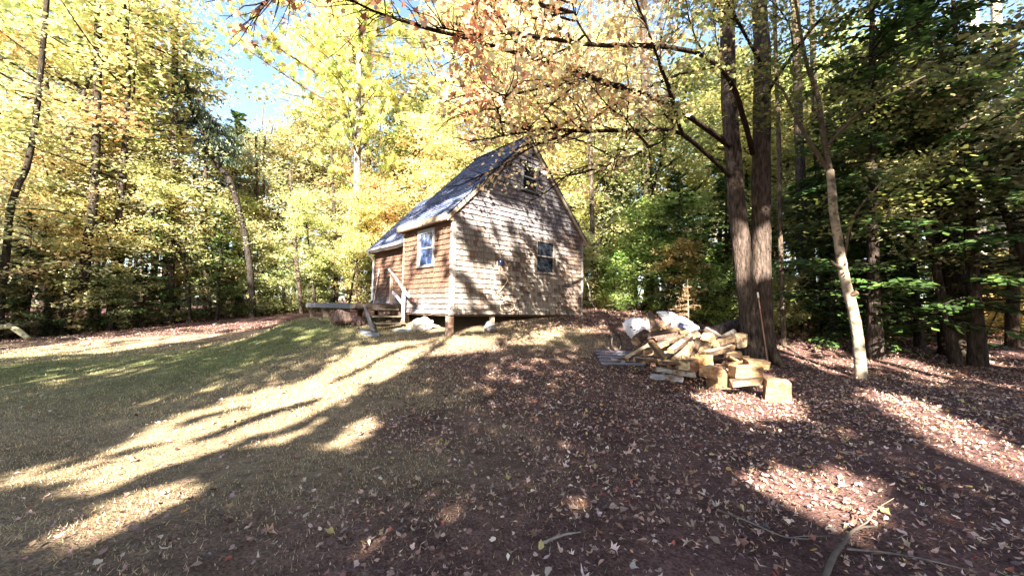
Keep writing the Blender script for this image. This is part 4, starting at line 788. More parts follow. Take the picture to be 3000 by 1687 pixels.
simple('old_maple', 'leftmost leaning trunk with bare pale twigs', [(-2,960,15.5),(5,850,15.5),(20,730,15.5),(28,630,15.5),(50,550,15.6),(78,490,15.7),(100,380,15.8),(120,200,16)], .13, .09, (.075,.062,.05), ext=(0,0,4), crown=.3, nsp=90, spread=2)
simple('forest_tree', 'straight dark trunk in the middle of the left woods', [(498,930,20),(500,800,20),(504,650,20),(508,500,20),(512,300,20),(515,60,20)], .17, .12, (.15,.12,.1), ext=(0,0,3), crown=.5, nsp=40)
simple('forest_tree', 'dark trunk left of the deck standing nearest the path', [(882,900,22),(872,800,22),(862,680,22),(855,560,22),(850,500,22)], .13, .08, (.13,.1,.085), crown=.45, nsp=40)
simple('forest_tree', 'pair-forming thin trunk left of the pine, the left one', [(760,900,25),(757,750,25),(755,600,25),(750,400,25)], .1, .07, (.2,.16,.14), crown=.6)
simple('forest_tree', 'pair-forming thin trunk left of the pine, the right one', [(775,900,25.5),(772,750,25.5),(773,600,25.5),(776,400,25.5)], .09, .06, (.2,.16,.14), crown=.6)
simple('forest_tree', 'thin dark trunk above the deck right of the path', [(985,860,24),(982,720,24),(978,600,24),(972,450,24)], .13, .08, (.1,.08,.07), crown=.6)
simple('forest_tree', 'dark trunk in the shaded left woods near the leaning snag', [(612,920,21),(604,760,21),(600,640,21),(602,500,21)], .15, .1, (.14,.11,.09), ext=(0,0,3), crown=.5)
# leaning dark snag spruce
o, T, S, b = grp_tree('leaning_spruce', 'dark leaning spruce trunk with hanging blue-green boughs below the patch of sky', [(740,880,21),(720,700,21),(679,543,21),(650,500,21),(629,466,21),(594,388,21),(570,340,21),(556,300,21),(545,220,21),(540,80,21)], .16, .11, None)
Cm = MB(); 
for k in range(60):
    f = rs.uniform(.5, .98); p = S[int(f * (len(S) - 1))] - b; az = rs.choice([rs.uniform(-.7, .7), rs.rand() * 6.28]); ln = rs.uniform(.8, 2.6); Q = curve(p, (math.cos(az), math.sin(az), .1), ln, 5, -.13, .08); T.tube(Q, np.linspace(.04, .008, 6), 4, cap=False)
    n = 110; t = rs.rand(n) * 4.99; i = t.astype(int); c = Q[i] * (1 - (t - i)[:, None]) + Q[i + 1] * (t - i)[:, None]; leaves(Cm, c + rs.randn(n, 3) * [.1, .1, .05] - [0, 0, .16] * rs.rand(n, 1), .2 * rs.uniform(.7, 1.3, n), S_QUAD, .3, pal(n, [(.05,.085,.06),(.08,.11,.06),(.03,.05,.04)], (3,2,2)), dirs=np.tile([.2, 0, -1.], (n, 1)) + rs.randn(n, 3) * .35, asp=.4)
finish(o, T, (.035, .03, .027), Cm, lm=M_NEEDLE)
# tall white pine
o, T, S, b = grp_tree('white_pine', 'tall sunlit white pine with long upswept yellow-green boughs behind the cabin roof', [(1047,880,24),(1046,700,24),(1047,500,24),(1048,330,24),(1054,150,24),(1066,0,24),(1075,-150,24),(1080,-300,24)], .26, .12, None, n=10)
Cm = MB()
def bough(Q, r=.05, dens=34, rad=.42, lo=.25):
    dens = int(dens * 1.5)
    T.tube(Q, np.linspace(r, .012, len(Q)), 5, (.5, .42, .38), cap=False); n = len(Q); L_ = np.linalg.norm(np.diff(Q, axis=0), axis=1).sum(); C = []
    for k in range(int(L_ * 6)):
        f = rs.uniform(lo, 1) * (n - 1.001); i = int(f); C.append(Q[i] + (Q[i + 1] - Q[i]) * (f - i) + rs.randn(3) * [rad, rad, rad * .45] + [0, 0, .18])
    C = np.array(C); c = np.repeat(C, dens, 0); d = rs.randn(len(c), 3) + [0, 0, .9]; d /= np.linalg.norm(d, axis=1)[:, None]
    base = np.repeat(pal(len(C), [(.62,.62,.20),(.50,.54,.17),(.26,.33,.10),(.68,.62,.26)], (4, 3, 2, 2)), dens, 0); leaves(Cm, c + d * .13, .28 * rs.uniform(.7, 1.2, len(c)), S_QUAD, .4, base * rs.uniform(.85, 1.15, (len(c), 1)), dirs=d, asp=.22)
bough(smooth(pxpath([(1048,300,24),(930,215,23.2),(830,150,22.5),(740,80,22),(660,8,21.5)])) - b, .09, 40, .35); bough(smooth(pxpath([(1048,370,24),(960,300,23.5),(854,233,23),(760,170,22.6),(660,105,22.2)])) - b, .08, 40, .35)
bough(smooth(pxpath([(1050,230,24),(1000,165,23.3),(900,80,22.8),(835,10,22.3),(800,-60,22)])) - b, .08, 36, .35); bough(smooth(pxpath([(1046,420,24),(960,380,23.6),(860,330,23)])) - b, .05, 36)
for k in range(84):
    f = rs.uniform(.34, .98); p = S[int(f * (len(S) - 1))] - b; az = rs.rand() * 6.283; bough(curve(p, (math.cos(az), math.sin(az), rs.uniform(.15, .6)), rs.uniform(2.2, 5.2) * (1.15 - f * .5), 6, .02, .08), .05, 30, .4, .3)
finish(o, T, (.22, .19, .17), Cm, lm=M_NEEDLE)
for (px_, Y, s, c, lab) in ((1130, 31, 1.7, (1.25, 1.15, 1), 'very tall pale yellow maple right of the white pine'), (1290, 34, 1.8, (1.2, 1.1, .95), 'very tall maple rising directly above the cabin roof'), (1480, 30, 1.5, (1.2, 1.15, 1), 'tall yellow maple right above the cabin peak'), (1620, 33, 1.7, (1.15, 1.15, .95), 'tall yellow maple behind the leaning thin trunk')):
    x = (px_ - 1500) / FPX * Y; placed.append((x, Y)); plant('maple0', x, Y, s, color=c, label=lab)
# large crowns that fill the upper left
for (px_, Y, k, s, c, lab) in ((60, 17, 'maple0', 1.25, (1.1, .80, .68), 'orange-red leaved maple high at the left border'), (330, 18.5, 'maple1', 1.45, (1.05, 1.05, .8), 'broad yellow-green maple crown filling the upper left'), (330, 21, 'maple0', 1.2, (1.12, .98, .9), 'maple with a coppery tinted crown left of the leaning spruce'),
    (150, 20, 'maple1', 1.5, (1, 1.1, .8), 'tall pale green maple behind the orange one at left'), (-60, 20, 'maple0', 1.3, (1, 1, .8), 'maple partly cut off by the left border')):
    x = (px_ - 1500) / FPX * Y; placed.append((x, Y)); plant(k, x, Y, s, color=c, label=lab)
for (px_, Y, k, s, c, lab) in ((1020, 20.8, 'beech0', .62, (1.2, 1.2, .9), 'small bright yellow-green beech screening the foot of the white pine'), (1120, 21.2, 'beech0', .7, (1.3, 1.15, .9), 'bright young beech just behind the rear wing roof'), (930, 22, 'beech1', .6, (1.1, 1.2, .9), 'young yellow-green beech above the left end of the deck'), (1180, 23, 'beech0', .8, (1.25, .92, .8), 'small reddish-orange maple showing over the cabin eave'),
    (640, 20.5, 'hem1', .75, (1, 1, .8), 'dark low hemlock in the shaded left woods'), (420, 19, 'hem1', .8, (.9, 1, .8), 'dark round hemlock left of the straight trunk'), (90, 16.3, 'hem1', .7, (.8, .8, .7), 'dark low hemlock behind the leftmost leaning trunk'), (330, 18, 'beech0', .75, (1.1, 1, .75), 'low spreading beech with layered yellow sprays at left'), (140, 16.8, 'beech0', .7, (1.15, .95, .7), 'golden low beech between the two leaning left trunks'), (560, 20, 'beech0', .85, (1, 1, .8), 'olive beech in front of the leaning spruce'), (690, 22, 'beech0', .8, (1.05, 1.1, .85), 'pale beech at the bend of the path')):
    x = (px_ - 1500) / FPX * Y; placed.append((x, Y)); plant(k, x, Y, s, color=c, label=lab)
# right-hand shaded wall of foliage
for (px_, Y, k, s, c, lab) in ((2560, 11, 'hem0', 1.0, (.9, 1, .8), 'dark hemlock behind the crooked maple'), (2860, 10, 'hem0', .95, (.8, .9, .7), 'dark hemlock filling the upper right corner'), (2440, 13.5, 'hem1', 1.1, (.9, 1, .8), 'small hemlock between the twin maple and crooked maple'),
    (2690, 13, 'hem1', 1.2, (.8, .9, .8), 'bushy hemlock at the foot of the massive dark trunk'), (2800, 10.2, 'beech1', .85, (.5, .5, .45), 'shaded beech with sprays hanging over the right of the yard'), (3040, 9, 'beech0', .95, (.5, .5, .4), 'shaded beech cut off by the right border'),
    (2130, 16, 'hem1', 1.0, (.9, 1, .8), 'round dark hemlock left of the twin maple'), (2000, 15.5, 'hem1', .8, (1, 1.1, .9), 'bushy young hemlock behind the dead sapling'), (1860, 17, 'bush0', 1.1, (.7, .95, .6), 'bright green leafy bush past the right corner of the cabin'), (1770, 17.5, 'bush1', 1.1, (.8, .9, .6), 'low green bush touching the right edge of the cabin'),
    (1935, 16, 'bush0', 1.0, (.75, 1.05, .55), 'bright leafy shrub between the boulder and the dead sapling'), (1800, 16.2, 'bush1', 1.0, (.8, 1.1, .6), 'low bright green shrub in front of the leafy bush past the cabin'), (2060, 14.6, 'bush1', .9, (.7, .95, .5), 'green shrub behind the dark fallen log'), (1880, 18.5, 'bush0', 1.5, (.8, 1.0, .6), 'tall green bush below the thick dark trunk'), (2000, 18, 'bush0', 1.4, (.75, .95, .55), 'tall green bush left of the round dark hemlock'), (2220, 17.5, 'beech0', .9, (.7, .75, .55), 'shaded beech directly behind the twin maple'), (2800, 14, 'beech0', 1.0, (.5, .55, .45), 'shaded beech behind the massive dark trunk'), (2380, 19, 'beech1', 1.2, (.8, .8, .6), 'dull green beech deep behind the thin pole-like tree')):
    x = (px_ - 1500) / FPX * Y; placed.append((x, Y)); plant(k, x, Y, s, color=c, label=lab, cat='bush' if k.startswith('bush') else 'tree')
# dead sapling
p = at(2015, 930, 12); p[2] = float(gz(p[0], p[1])); o = empty('dead_sapling', p, 'dead rust-brown evergreen sapling with bare drooping twigs behind the white sacks', 'sapling'); T, Cm = MB(), MB()
T.tube([[0, 0, -.1], [.02, 0, .8], [0, 0, 1.75]], [.022, .016, .005], 6)
for k in range(34):
    z = rs.uniform(.1, 1.6); az = rs.rand() * 6.28; ln = rs.uniform(.35, .9) * (1.15 - z / 1.8); Q = curve((0, 0, z), (math.cos(az), math.sin(az), .25), ln, 5, -.12, .12); T.tube(Q, np.linspace(.009, .003, 6), 4, cap=False)
    n = int(5 + 30 * z / 1.7); t = rs.rand(n) * 4.99; i = t.astype(int); c = Q[i] * (1 - (t - i)[:, None]) + Q[i + 1] * (t - i)[:, None]; leaves(Cm, c + rs.randn(n, 3) * .03, .07, S_QUAD, .4, pal(n, [(.28, .17, .10), (.2, .12, .07), (.2, .19, .08)], (3, 2, 2)), dirs=rs.randn(n, 3), asp=.3)
finish(o, T, (.32, .22, .15), Cm, lm=M_NEEDLE)
# dead white branches on the right
for lab, pts in (('bare bleached dead branch fanning left of the pale birch', [(2870,520,12.5),(2820,560,12.3),(2790,590,12.2)]), ('bare bleached dead limb above the sunlit birch foot', [(2960,470,12.5),(2890,515,12.4),(2800,580,12.2),(2770,610,12.1)])):
    Q = smooth(pxpath(pts)); T = MB(); b = Q[0]; T.tube(Q - b, np.linspace(.035, .01, len(Q)), 6)
    for k in range(9):
        i = rs.randint(1, len(Q) - 1); T.tube(curve(Q[i] - b, (-rs.rand() - .3, rs.randn() * .4, rs.uniform(-.9, .3)), rs.uniform(.3, .8), 4, -.03, .2), np.linspace(.012, .004, 5), 4, cap=False)
    q = T.build('dead_branch', M_BARKP); q.location = b; q.color = (.7, .55, .45, 1); tag(q, lab, 'branch')

# ---------------------------------------------------------------- woodpile
CUT, SPL, GRW, BRK = (.40, .26, .145), (.29, .175, .095), (.27, .25, .24), (.07, .05, .04)
def log_piece(px0, px1, wd, th, label, kind='wedge', face=SPL, end=CUT, bark=BRK, roll=0., group=None, minz=True, name='split_log'):
    wd *= .95; th *= .95; face = tuple(.8 * c_ * f_ for c_, f_ in zip(face, (1, 1.03, 1.15)))
    p, q = at(*px0), at(*px1); 
    for e in (p, q):
        g = float(gz(e[0], e[1])); e[2] = max(e[2], g + th * .45)
    c = (p + q) / 2; d = q - p; ln = np.linalg.norm(d); d /= ln; up = np.array([0, 0, 1.]) if abs(d[2]) < .9 else np.array([0, 1., 0]); sdv = np.cross(d, up); sdv /= np.linalg.norm(sdv); up = np.cross(sdv, d)
    cr, sr = math.cos(roll), math.sin(roll); sdv, up = sdv * cr + up * sr, up * cr - sdv * sr
    if kind == 'wedge': prof = [(-.5, -.45), (.5, -.5), (.42, .1), (.05, .5), (-.3, .25)]
    elif kind == 'slab': prof = [(-.5, -.5), (.5, -.42), (.46, .45), (-.44, .5)]
    elif kind == 'round': prof = [(.5 * math.cos(a), .5 * math.sin(a)) for a in np.linspace(0, 6.283, 12)[:-1]]
    else: prof = [(-.5, -.4), (.0, -.5), (.5, -.4), (.3, .15), (0, .5), (-.36, .1)]
    prof = np.array(prof) * (1 + rs.randn(len(prof), 2) * .05); k = len(prof); n = 6; R = []
    for i in range(n):
        t = i / (n - 1) - .5; s = 1 + .03 * rs.randn(); R.append([d * (ln * t + (.02 * rs.randn() if i in (0, n - 1) else 0)) + sdv * (x * wd * s + .005 * rs.randn()) + up * (y * th * s + .005 * rs.randn()) for x, y in prof])
    m = MB(); V = np.array(R).reshape(-1, 3); F = [[i * k + j, i * k + (j + 1) % k, (i + 1) * k + (j + 1) % k, (i + 1) * k + j] for i in range(n - 1) for j in range(k)]
    fv = rs.uniform(.62, 1.2, k); dk_ = rs.randint(1, k)
    cc = np.array([np.array(bark if (kind == 'round' or j == 0 or (j == dk_ and rs.rand() < 2)) else face) * fv[j] for i in range(n - 1) for j in range(k)])
    m.add(V, F, cc); m.add(V[:k], [list(range(k))[::-1]], end); m.add(V[-k:], [list(range(k))], end)
    o = m.build(name, M_SPLIT); o.location = c
    return tag(o, label, 'log', group)
def block(px_, py_, Y, wx_, wy_, wz_, rz, label, rx=0, col=CUT, side=SPL, crack=True):
    p = at(px_, py_, Y); g = float(gz(p[0], p[1])); 
    m = MB(); n = 5; X = np.linspace(-.5, .5, n); C = []
    m.box((-wx_ / 2, -wy_ / 2, -wz_ / 2), (wx_ / 2, wy_ / 2, wz_ / 2), side)
    m.g[0][2][1] = col
    V = m.g[0][0]; V += rs.randn(*V.shape) * .015
    if crack: m.add([[-.05, -.02, wz_ / 2 + .004 + .015], [.0, -.015, wz_ / 2 + .02], [.05, .01, wz_ / 2 + .02], [.0, .02, wz_ / 2 + .02]], [[0, 1, 2, 3]], (.12, .07, .05))
    o = m.build('wood_block', M_SPLIT); bpy_bev = o.modifiers.new('b', 'BEVEL'); bpy_bev.width = .012; bpy_bev.segments = 2; o.location = (p[0], p[1], max(p[2], g + wz_ * .42)); o.rotation_euler = (rx, 0, rz); return tag(o, label, 'block')
GP = 'split firewood heaped beside the twin maple'
# hidden body of the heap, darkened in colour as shade between the logs
for k in range(20):
    x = rs.uniform(3.35, 5.15); y = rs.uniform(8.0, 9.5); g = float(gz(x, y)); hmax = .50 * max(0, 1 - ((x - 4.15) / 1.1) ** 2) * max(0, 1 - ((y - 8.9) / 1.0) ** 2); z = g + .07 + hmax * rs.rand()
    a = rs.rand() * 3.14; d = np.array([math.cos(a), math.sin(a), rs.randn() * .25]) * .22; c = np.array([x, y, z]); 
    def topx(P): d_ = P[1]; return (1500 + 0, 0, d_)
    m = MB(); m.beam(c - d - c, c + d - c, rs.uniform(.07, .12), rs.uniform(.06, .11), np.array([SPL, BRK, BRK, BRK][rs.randint(4)]) * .7, jit=.02); o = m.build('split_log', M_SPLIT); o.location = c
    tag(o, 'split log of mixed bark and pale wood lying inside the firewood heap', 'log', GP)
for k in range(30):
    x = rs.uniform(2.95, 5.0); y = rs.uniform(7.9, 9.3); g = float(gz(x, y)); hm = .56 * max(0, 1 - ((x - 4.1) / 1.25) ** 2) * max(0, 1 - ((y - 8.9) / 1.15) ** 2); z = g + .05 + hm
    a = rs.rand() * 3.14; e_ = rs.randn() * .35; d = np.array([math.cos(a), math.sin(a), e_]) * .21; P3 = [np.array([x, y, z]) - d, np.array([x, y, z]) + d]; q2 = [(1500 + FPX * p_[0] / p_[1], 0, p_[1]) for p_ in P3]
    m = MB(); wd = rs.uniform(.09, .14); th = rs.uniform(.07, .11); u = d / np.linalg.norm(d); sd2 = np.cross(u, [0, 0, 1.]); sd2 /= np.linalg.norm(sd2); up_ = np.cross(sd2, u); ro = rs.rand() * 3; c_, s_ = math.cos(ro), math.sin(ro); sd2, up_ = sd2 * c_ + up_ * s_, up_ * c_ - sd2 * s_
    pr = [(-.5, -.4), (.5, -.45), (.45, .05), (-.05, .55)]; V = np.array([d * t + sd2 * (px2 * wd * (1 + .1 * rs.randn())) + up_ * (py2 * th * (1 + .1 * rs.randn())) for t in (-1, 1) for px2, py2 in pr])
    tone = [np.array(SPL), np.array(CUT) * .9, np.array([.33, .19, .10]), np.array(GRW)][rs.randint(4)]
    m.add(V, [[0, 1, 5, 4], [1, 2, 6, 5], [2, 3, 7, 6], [3, 0, 4, 7]], np.array([BRK, tone, tone * .8, np.array(BRK) * 1.5])); m.add(V, [[3, 2, 1, 0], [4, 5, 6, 7]], np.array([CUT, CUT]) * 1.05)
    o = m.build('split_log', M_SPLIT); o.location = (x, y, z); tag(o, 'split log with bark on one side lying loose on the firewood heap', 'log', 'loose split logs on top of the firewood heap')
LP = log_piece
LP((1908,1000,7.9),(1952,1050,7.6),.15,.12,'pale split log leaning down to the right across the front of the heap','wedge',SPL)
LP((1834,1050,8.0),(1903,1012,8.2),.14,.12,'split log sticking out at the lower left of the heap','wedge',(.45,.33,.2))
LP((1884,1034,8.1),(1952,1002,8.4),.13,.13,'pale split log crossing under the leaning one','slab',CUT)
LP((1962,1026,8.1),(2020,985,8.5),.17,.14,'thick split log with a grey streaked face in the middle of the heap','wedge',(.34,.26,.2))
LP((1972,1054,7.8),(2031,1003,8.3),.15,.12,'long tan split log rising right in the centre front of the heap','wedge',(.30,.21,.13))
LP((2022,1045,7.95),(2047,998,8.3),.16,.13,'split log showing dark bark beside the tan one','round',BRK,end=SPL)
LP((2006,1048,7.8),(2027,1006,8.1),.11,.10,'narrow bright split log between the tan and the bark-covered ones','slab',CUT)
LP((2064,1038,8.0),(2149,1018,8.2),.14,.13,'long bright yellow split log lying level at the right of the heap','slab',(.5,.39,.24))
LP((2098,1008,8.5),(2143,992,8.7),.18,.15,'short split log with a broad tan face above the bright yellow one','slab',SPL)
LP((2070,964,9.0),(2114,992,8.8),.20,.10,'grey weathered slab sloping at the upper right of the heap','slab',GRW,end=GRW)
LP((2066,1006,8.6),(2078,984,8.7),.24,.20,'bright square-ended log below the grey slab','slab',CUT)
LP((1903,980,8.7),(1987,964,8.8),.13,.11,'long dark weathered log lying across the top of the heap','round',(.10,.09,.10),end=(.3,.26,.25))
LP((1914,971,8.9),(1941,950,9.0),.12,.09,'short bright split log propped under the white sack','slab',CUT)
LP((1943,961,8.9),(1960,949,9.0),.11,.09,'small pale split log right of the propped one','slab',(.42,.36,.3))
LP((1902,916,9.0),(1919,962,8.9),.13,.09,'upright pinkish split log between the two white sacks','slab',(.4,.32,.28))
LP((1990,976,8.8),(2018,971,8.8),.12,.09,'orange splintered log just under the printed sack','wedge',(.42,.2,.09))
LP((2022,984,8.7),(2044,976,8.8),.16,.13,'bright wedge-ended log near the top of the heap','wedge',CUT)
LP((1862,1000,8.8),(1890,975,9.0),.26,.22,'fat dark brown round at the left of the heap','round',(.12,.08,.06),end=(.3,.2,.14))
LP((1855,1052,7.8),(1925,1058,7.75),.13,.09,'rough splintered slab on the ground at the heap front','slab',(.5,.36,.24))
LP((1934,1062,7.65),(1990,1063,7.65),.14,.07,'bright lens-shaped slab at the heap front','slab',(.52,.43,.3))
LP((1905,1100,7.15),(2003,1112,7.05),.17,.10,'whitish grey split log lying alone in front of the heap','slab',(.38,.37,.38),end=(.5,.45,.4))
LP((1915,1080,7.45),(2035,1098,7.35),.15,.10,'grooved pale plank-like log behind the whitish grey one','slab',(.36,.33,.28))
LP((2142,1124,7.05),(2240,1114,7.05),.18,.12,'flat pale split log leading to the chopping block','slab',(.4,.31,.21))
LP((2005,1075,7.65),(2040,1066,8.0),.24,.26,'stout log with a bright cream cut end facing the yard','slab',(.33,.18,.1),end=(.6,.5,.32))
LP((1790,1050,8.1),(1832,1058,8.0),.13,.05,'grey piece of loose bark left of the heap','slab',(.40,.38,.40))
LP((2085,1030,8.5),(2125,1040,8.3),.14,.12,'dark brown log in the gap right of the heap centre','round',BRK,end=(.4,.28,.2))
LP((2120,985,9.1),(2150,970,9.3),.15,.12,'dull grey log at the back right of the heap','wedge',(.3,.27,.24))
LP((1945,1000,8.5),(1990,990,8.7),.14,.12,'brown split log behind the pale leaning one','wedge',(.32,.2,.13))
LP((2040,1030,8.2),(2075,1012,8.5),.13,.12,'mossy brown split log right of the bark-covered one','wedge',(.28,.2,.11))
def ridge_block(px_, py_, Y, wd, dp_, ht, rz, label):
    p = at(px_, py_, Y); g = float(gz(p[0], p[1])); a = wd / 2; b = dp_ / 2; m = MB()
    V = np.array([[-a, -b, .0], [a, -b, 0], [a, b, 0], [-a, b, 0], [-a * .95, -b, ht * .45], [a * .9, -b, ht * .3], [a * .9, b, ht * .32], [-a * .95, b, ht * .45], [-a * .1, -b, ht], [-a * .05, b, ht * 1.02]]); V += rs.randn(*V.shape) * .008
    m.add(V, [[0, 1, 5, 8, 4]], np.array(SPL) * .8); m.add(V, [[3, 7, 9, 6, 2]], SPL); m.add(V, [[4, 8, 9, 7], [8, 5, 6, 9], [0, 4, 7, 3], [1, 2, 6, 5], [0, 3, 2, 1]], np.array([CUT, CUT, SPL, SPL, SPL]))
    o = m.build('wood_block', M_SPLIT); o.location = (p[0], p[1], g - .01); o.rotation_euler = (0, 0, rz); return tag(o, label, 'block')
ridge_block(2107, 1090, 7.7, .40, .28, .36, .25, 'big wedge-topped wood block in front of the heap'); ridge_block(2164, 1078, 7.9, .30, .22, .26, .5, 'small wedge-topped wood block left of the knotty one')
block(2216, 1066, 7.7, .38, .26, .17, -.15, 'flat wood block with a dark knot at the foot of the maple', rx=.15); block(2185, 1090, 7.35, .50, .34, .22, -.1, 'widest sawn wood block in front of the maple', crack=False)
block(2083, 1088, 7.3, .36, .24, .18, .5, 'low sawn wood block with a bright top', crack=False); block(2060, 1064, 7.9, .26, .26, .34, .3, 'upright orange-sided wood block behind the cream one', side=(.58, .32, .15), crack=False)
block(2168, 997, 8.9, .26, .12, .30, .25, 'square sawn block standing tilted against the maple', rx=-.1, crack=False, side=(.56, .42, .28)); block(2275, 1145, 6.85, .37, .35, .36, -.45, 'large sawn chopping block standing right of the heap')
# dark fallen log behind
p0, p1 = at(2060, 985, 10.6), at(2195, 945, 11.0); m = MB(); Q = np.array([p0 + (p1 - p0) * t for t in np.linspace(0, 1, 7)]); b = Q[0].copy(); m.tube(Q - b, [.16, .19, .2, .2, .21, .22, .2], 11, (.07, .055, .055), wob=.1); o = m.build('fallen_log', M_BARK); o.location = b; tag(o, 'thick dark rotting log lying behind the heap against the maple', 'log')
# sacks
def pillow(name, label, pts, Y, thick, col, dY=0, n_in=5, crumple=.03):
    P = np.array([at(x, y, Y + dY * (x - pts[0][0]) / 100) for x, y in pts]); 
    S = []; k = len(P)
    for i in range(k):     # densify the outline
        for t in (0, .33, .66): S.append(P[i] * (1 - t) + P[(i + 1) % k] * t)
    S = np.array(S); c = S.mean(0); k = len(S); rings = []; sc = [1, .9, .72, .5, .27, .02]
    m = MB()
    for sgn in (-1, 1):
        V = []
        for s in sc: 
            R = c + (S - c) * s; d = thick * math.sqrt(max(0, 1 - s ** 2)); R = R + np.array([0, sgn * d, .25 * d * (sgn < 0)]) + (rs.randn(k, 3) * crumple * (s < 1) * (s > .1)); V.append(R)
        V = np.array(V); F = [[i * k + j, i * k + (j + 1) % k, (i + 1) * k + (j + 1) % k, (i + 1) * k + j] for i in range(len(sc) - 1) for j in range(k)]
        if sgn > 0: F = [f[::-1] for f in F]
        m.add(V.reshape(-1, 3) - c, F, col, 0, True)
    o = m.build(name, M_CLOTH); o.location = c; sb = o.modifiers.new('s', 'SUBSURF'); sb.levels = sb.render_levels = 1; return tag(o, label, 'sack'), c
s1o, c1_ = pillow('white_sack', 'rounded white woven sack slumped at the left end of the firewood heap', [(1823,950),(1832,938),(1848,931),(1870,931),(1890,935),(1903,945),(1904,962),(1890,975),(1872,985),(1858,998),(1848,990),(1832,970)], 9.1, .22, (.58, .58, .66))
s2o, c2_ = pillow('printed_sack', 'flat white sack with dark lettered band draped over the top of the heap', [(1922,912),(1945,911),(1970,914),(1985,925),(2002,926),(2028,945),(2050,958),(2046,966),(2020,972),(1998,971),(1975,962),(1958,956),(1945,944),(1935,930)], 9.15, .10, (.6, .6, .68), crumple=.015)
def text3(txt, size, loc, rot, col, parent, name='lettering'):
    cu = bpy.data.curves.new(name, 'FONT'); cu.body = txt; cu.size = size; cu.extrude = .002; cu.align_x = 'CENTER'; cu.align_y = 'CENTER'; cu.offset = size * .02
    t0 = bpy.data.objects.new('t', cu); SC.collection.objects.link(t0); bpy.context.view_layer.update(); me = bpy.data.meshes.new_from_object(t0.evaluated_get(bpy.context.evaluated_depsgraph_get())); bpy.data.objects.remove(t0)
    o = bpy.data.objects.new(name, me); SC.collection.objects.link(o); o.rotation_euler = rot; mm = mat('ink', .6, 0, 1, (1, 1, 1), 0, 1, .3, base=col); me.materials.clear(); me.materials.append(mm)
    o.location = Vector(loc) - parent.location; o.parent = parent; return o
for (p_a, p_b, hgt, c) in (((1994, 950.5), (2022, 964.5), .085, (.02, .025, .10)),):
    A_, B_ = at(*p_a, 8.93), at(*p_b, 8.93); d = B_ - A_; rot = -math.atan2(-d[2], d[0]); m = MB(); u = d / np.linalg.norm(d); v = np.array([-u[2], 0, u[0]]); cc_ = (A_ + B_) / 2
    hw = np.linalg.norm(d) / 2; m.hexa([[*(-u * hw - v * hgt / 2 + [0, .012, 0])], [*(u * hw - v * hgt / 2 + [0, .012, 0])], [*(u * hw - v * hgt / 2 + [0, .10, 0])], [*(-u * hw - v * hgt / 2 + [0, .10, 0])], [*(-u * hw + v * hgt / 2 + [0, .012, 0])], [*(u * hw + v * hgt / 2 + [0, .012, 0])], [*(u * hw + v * hgt / 2 + [0, .10, 0])], [*(-u * hw + v * hgt / 2 + [0, .10, 0])]], c)
    bn = m.build('printed_band', M_PAINT, s2o); bn.location = Vector(cc_) - s2o.location
    text3('WIN', .075, at(2012, 960, 8.93) + [0, .006, 0], (math.pi / 2, math.atan2(-d[2], d[0]), 0), (.85, .85, .9), s2o)
text3('SBC', .05, at(1958, 915.5, 9.0), (math.pi / 2, .1, 0), (.03, .03, .08), s2o)
m = MB(); m.add([at(x, y, 8.87) - c1_ for x, y in ((1846,955),(1850,955),(1855,961),(1851,962),(1849,959),(1846,962))], [[0, 1, 2, 3, 4, 5]], (.03, .03, .09)); m.add([at(x, y, 8.86) - c1_ for x, y in ((1852,963),(1864,967),(1864,969),(1853,967))], [[0, 1, 2, 3]], (.1, .1, .18)); m.build('printed_mark', M_PAINT, s1o)
# pallet
p = at(1812, 1022, 8.8); g = float(gz(p[0], p[1])); pal_o = empty('pallet', (p[0], p[1], g), 'weathered bluish timber pallet on the leaves at the left end of the heap', 'pallet', rz=-.06); pal_o.rotation_euler[0] = .2
for i in range(5): m = MB(); y = -.42 + i * .21; m.box((-.45, y, .115), (.45, y + .085, .135), (.17, .17, .23)); m.build('slat', M_WOOD, pal_o)
for x in (-.42, -.02, .38): m = MB(); m.box((x, -.42, .02), (x + .045, .54, .113), (.09, .08, .09)); m.build('runner', M_WOOD, pal_o)
# hoop
p = at(1806, 968, 9.7); g = float(gz(p[0], p[1])); a = np.linspace(0, 6.283, 25); m = MB(); m.tube([[.13 * math.cos(t), .06 * math.cos(t) + .03 * math.sin(t), .21 + .21 * math.sin(t)] for t in a], .026, 7, (.03, .022, .02), cap=False); o = m.build('iron_hoop', M_METAL); o.location = (p[0], p[1], g - .01); tag(o, 'dark iron hoop standing upright beside the white sack', 'hoop')
# leaning pole with white tip
p0 = gnd(2253, 1088); p1 = at(2222, 872, 9.45); pl = empty('leaning_rod', p0, 'thin rusty rod with a white tip leaning on the twin maple', 'rod'); m = MB(); m.tube([[0, 0, 0], p1 - p0], .013, 6, (.25, .12, .09)); m.build('shaft', M_METAL, pl); m = MB(); d = p1 - p0; m.tube([d, d * 1.075], .02, 6, (.85, .8, .8)); m.build('tip', M_METAL, pl)
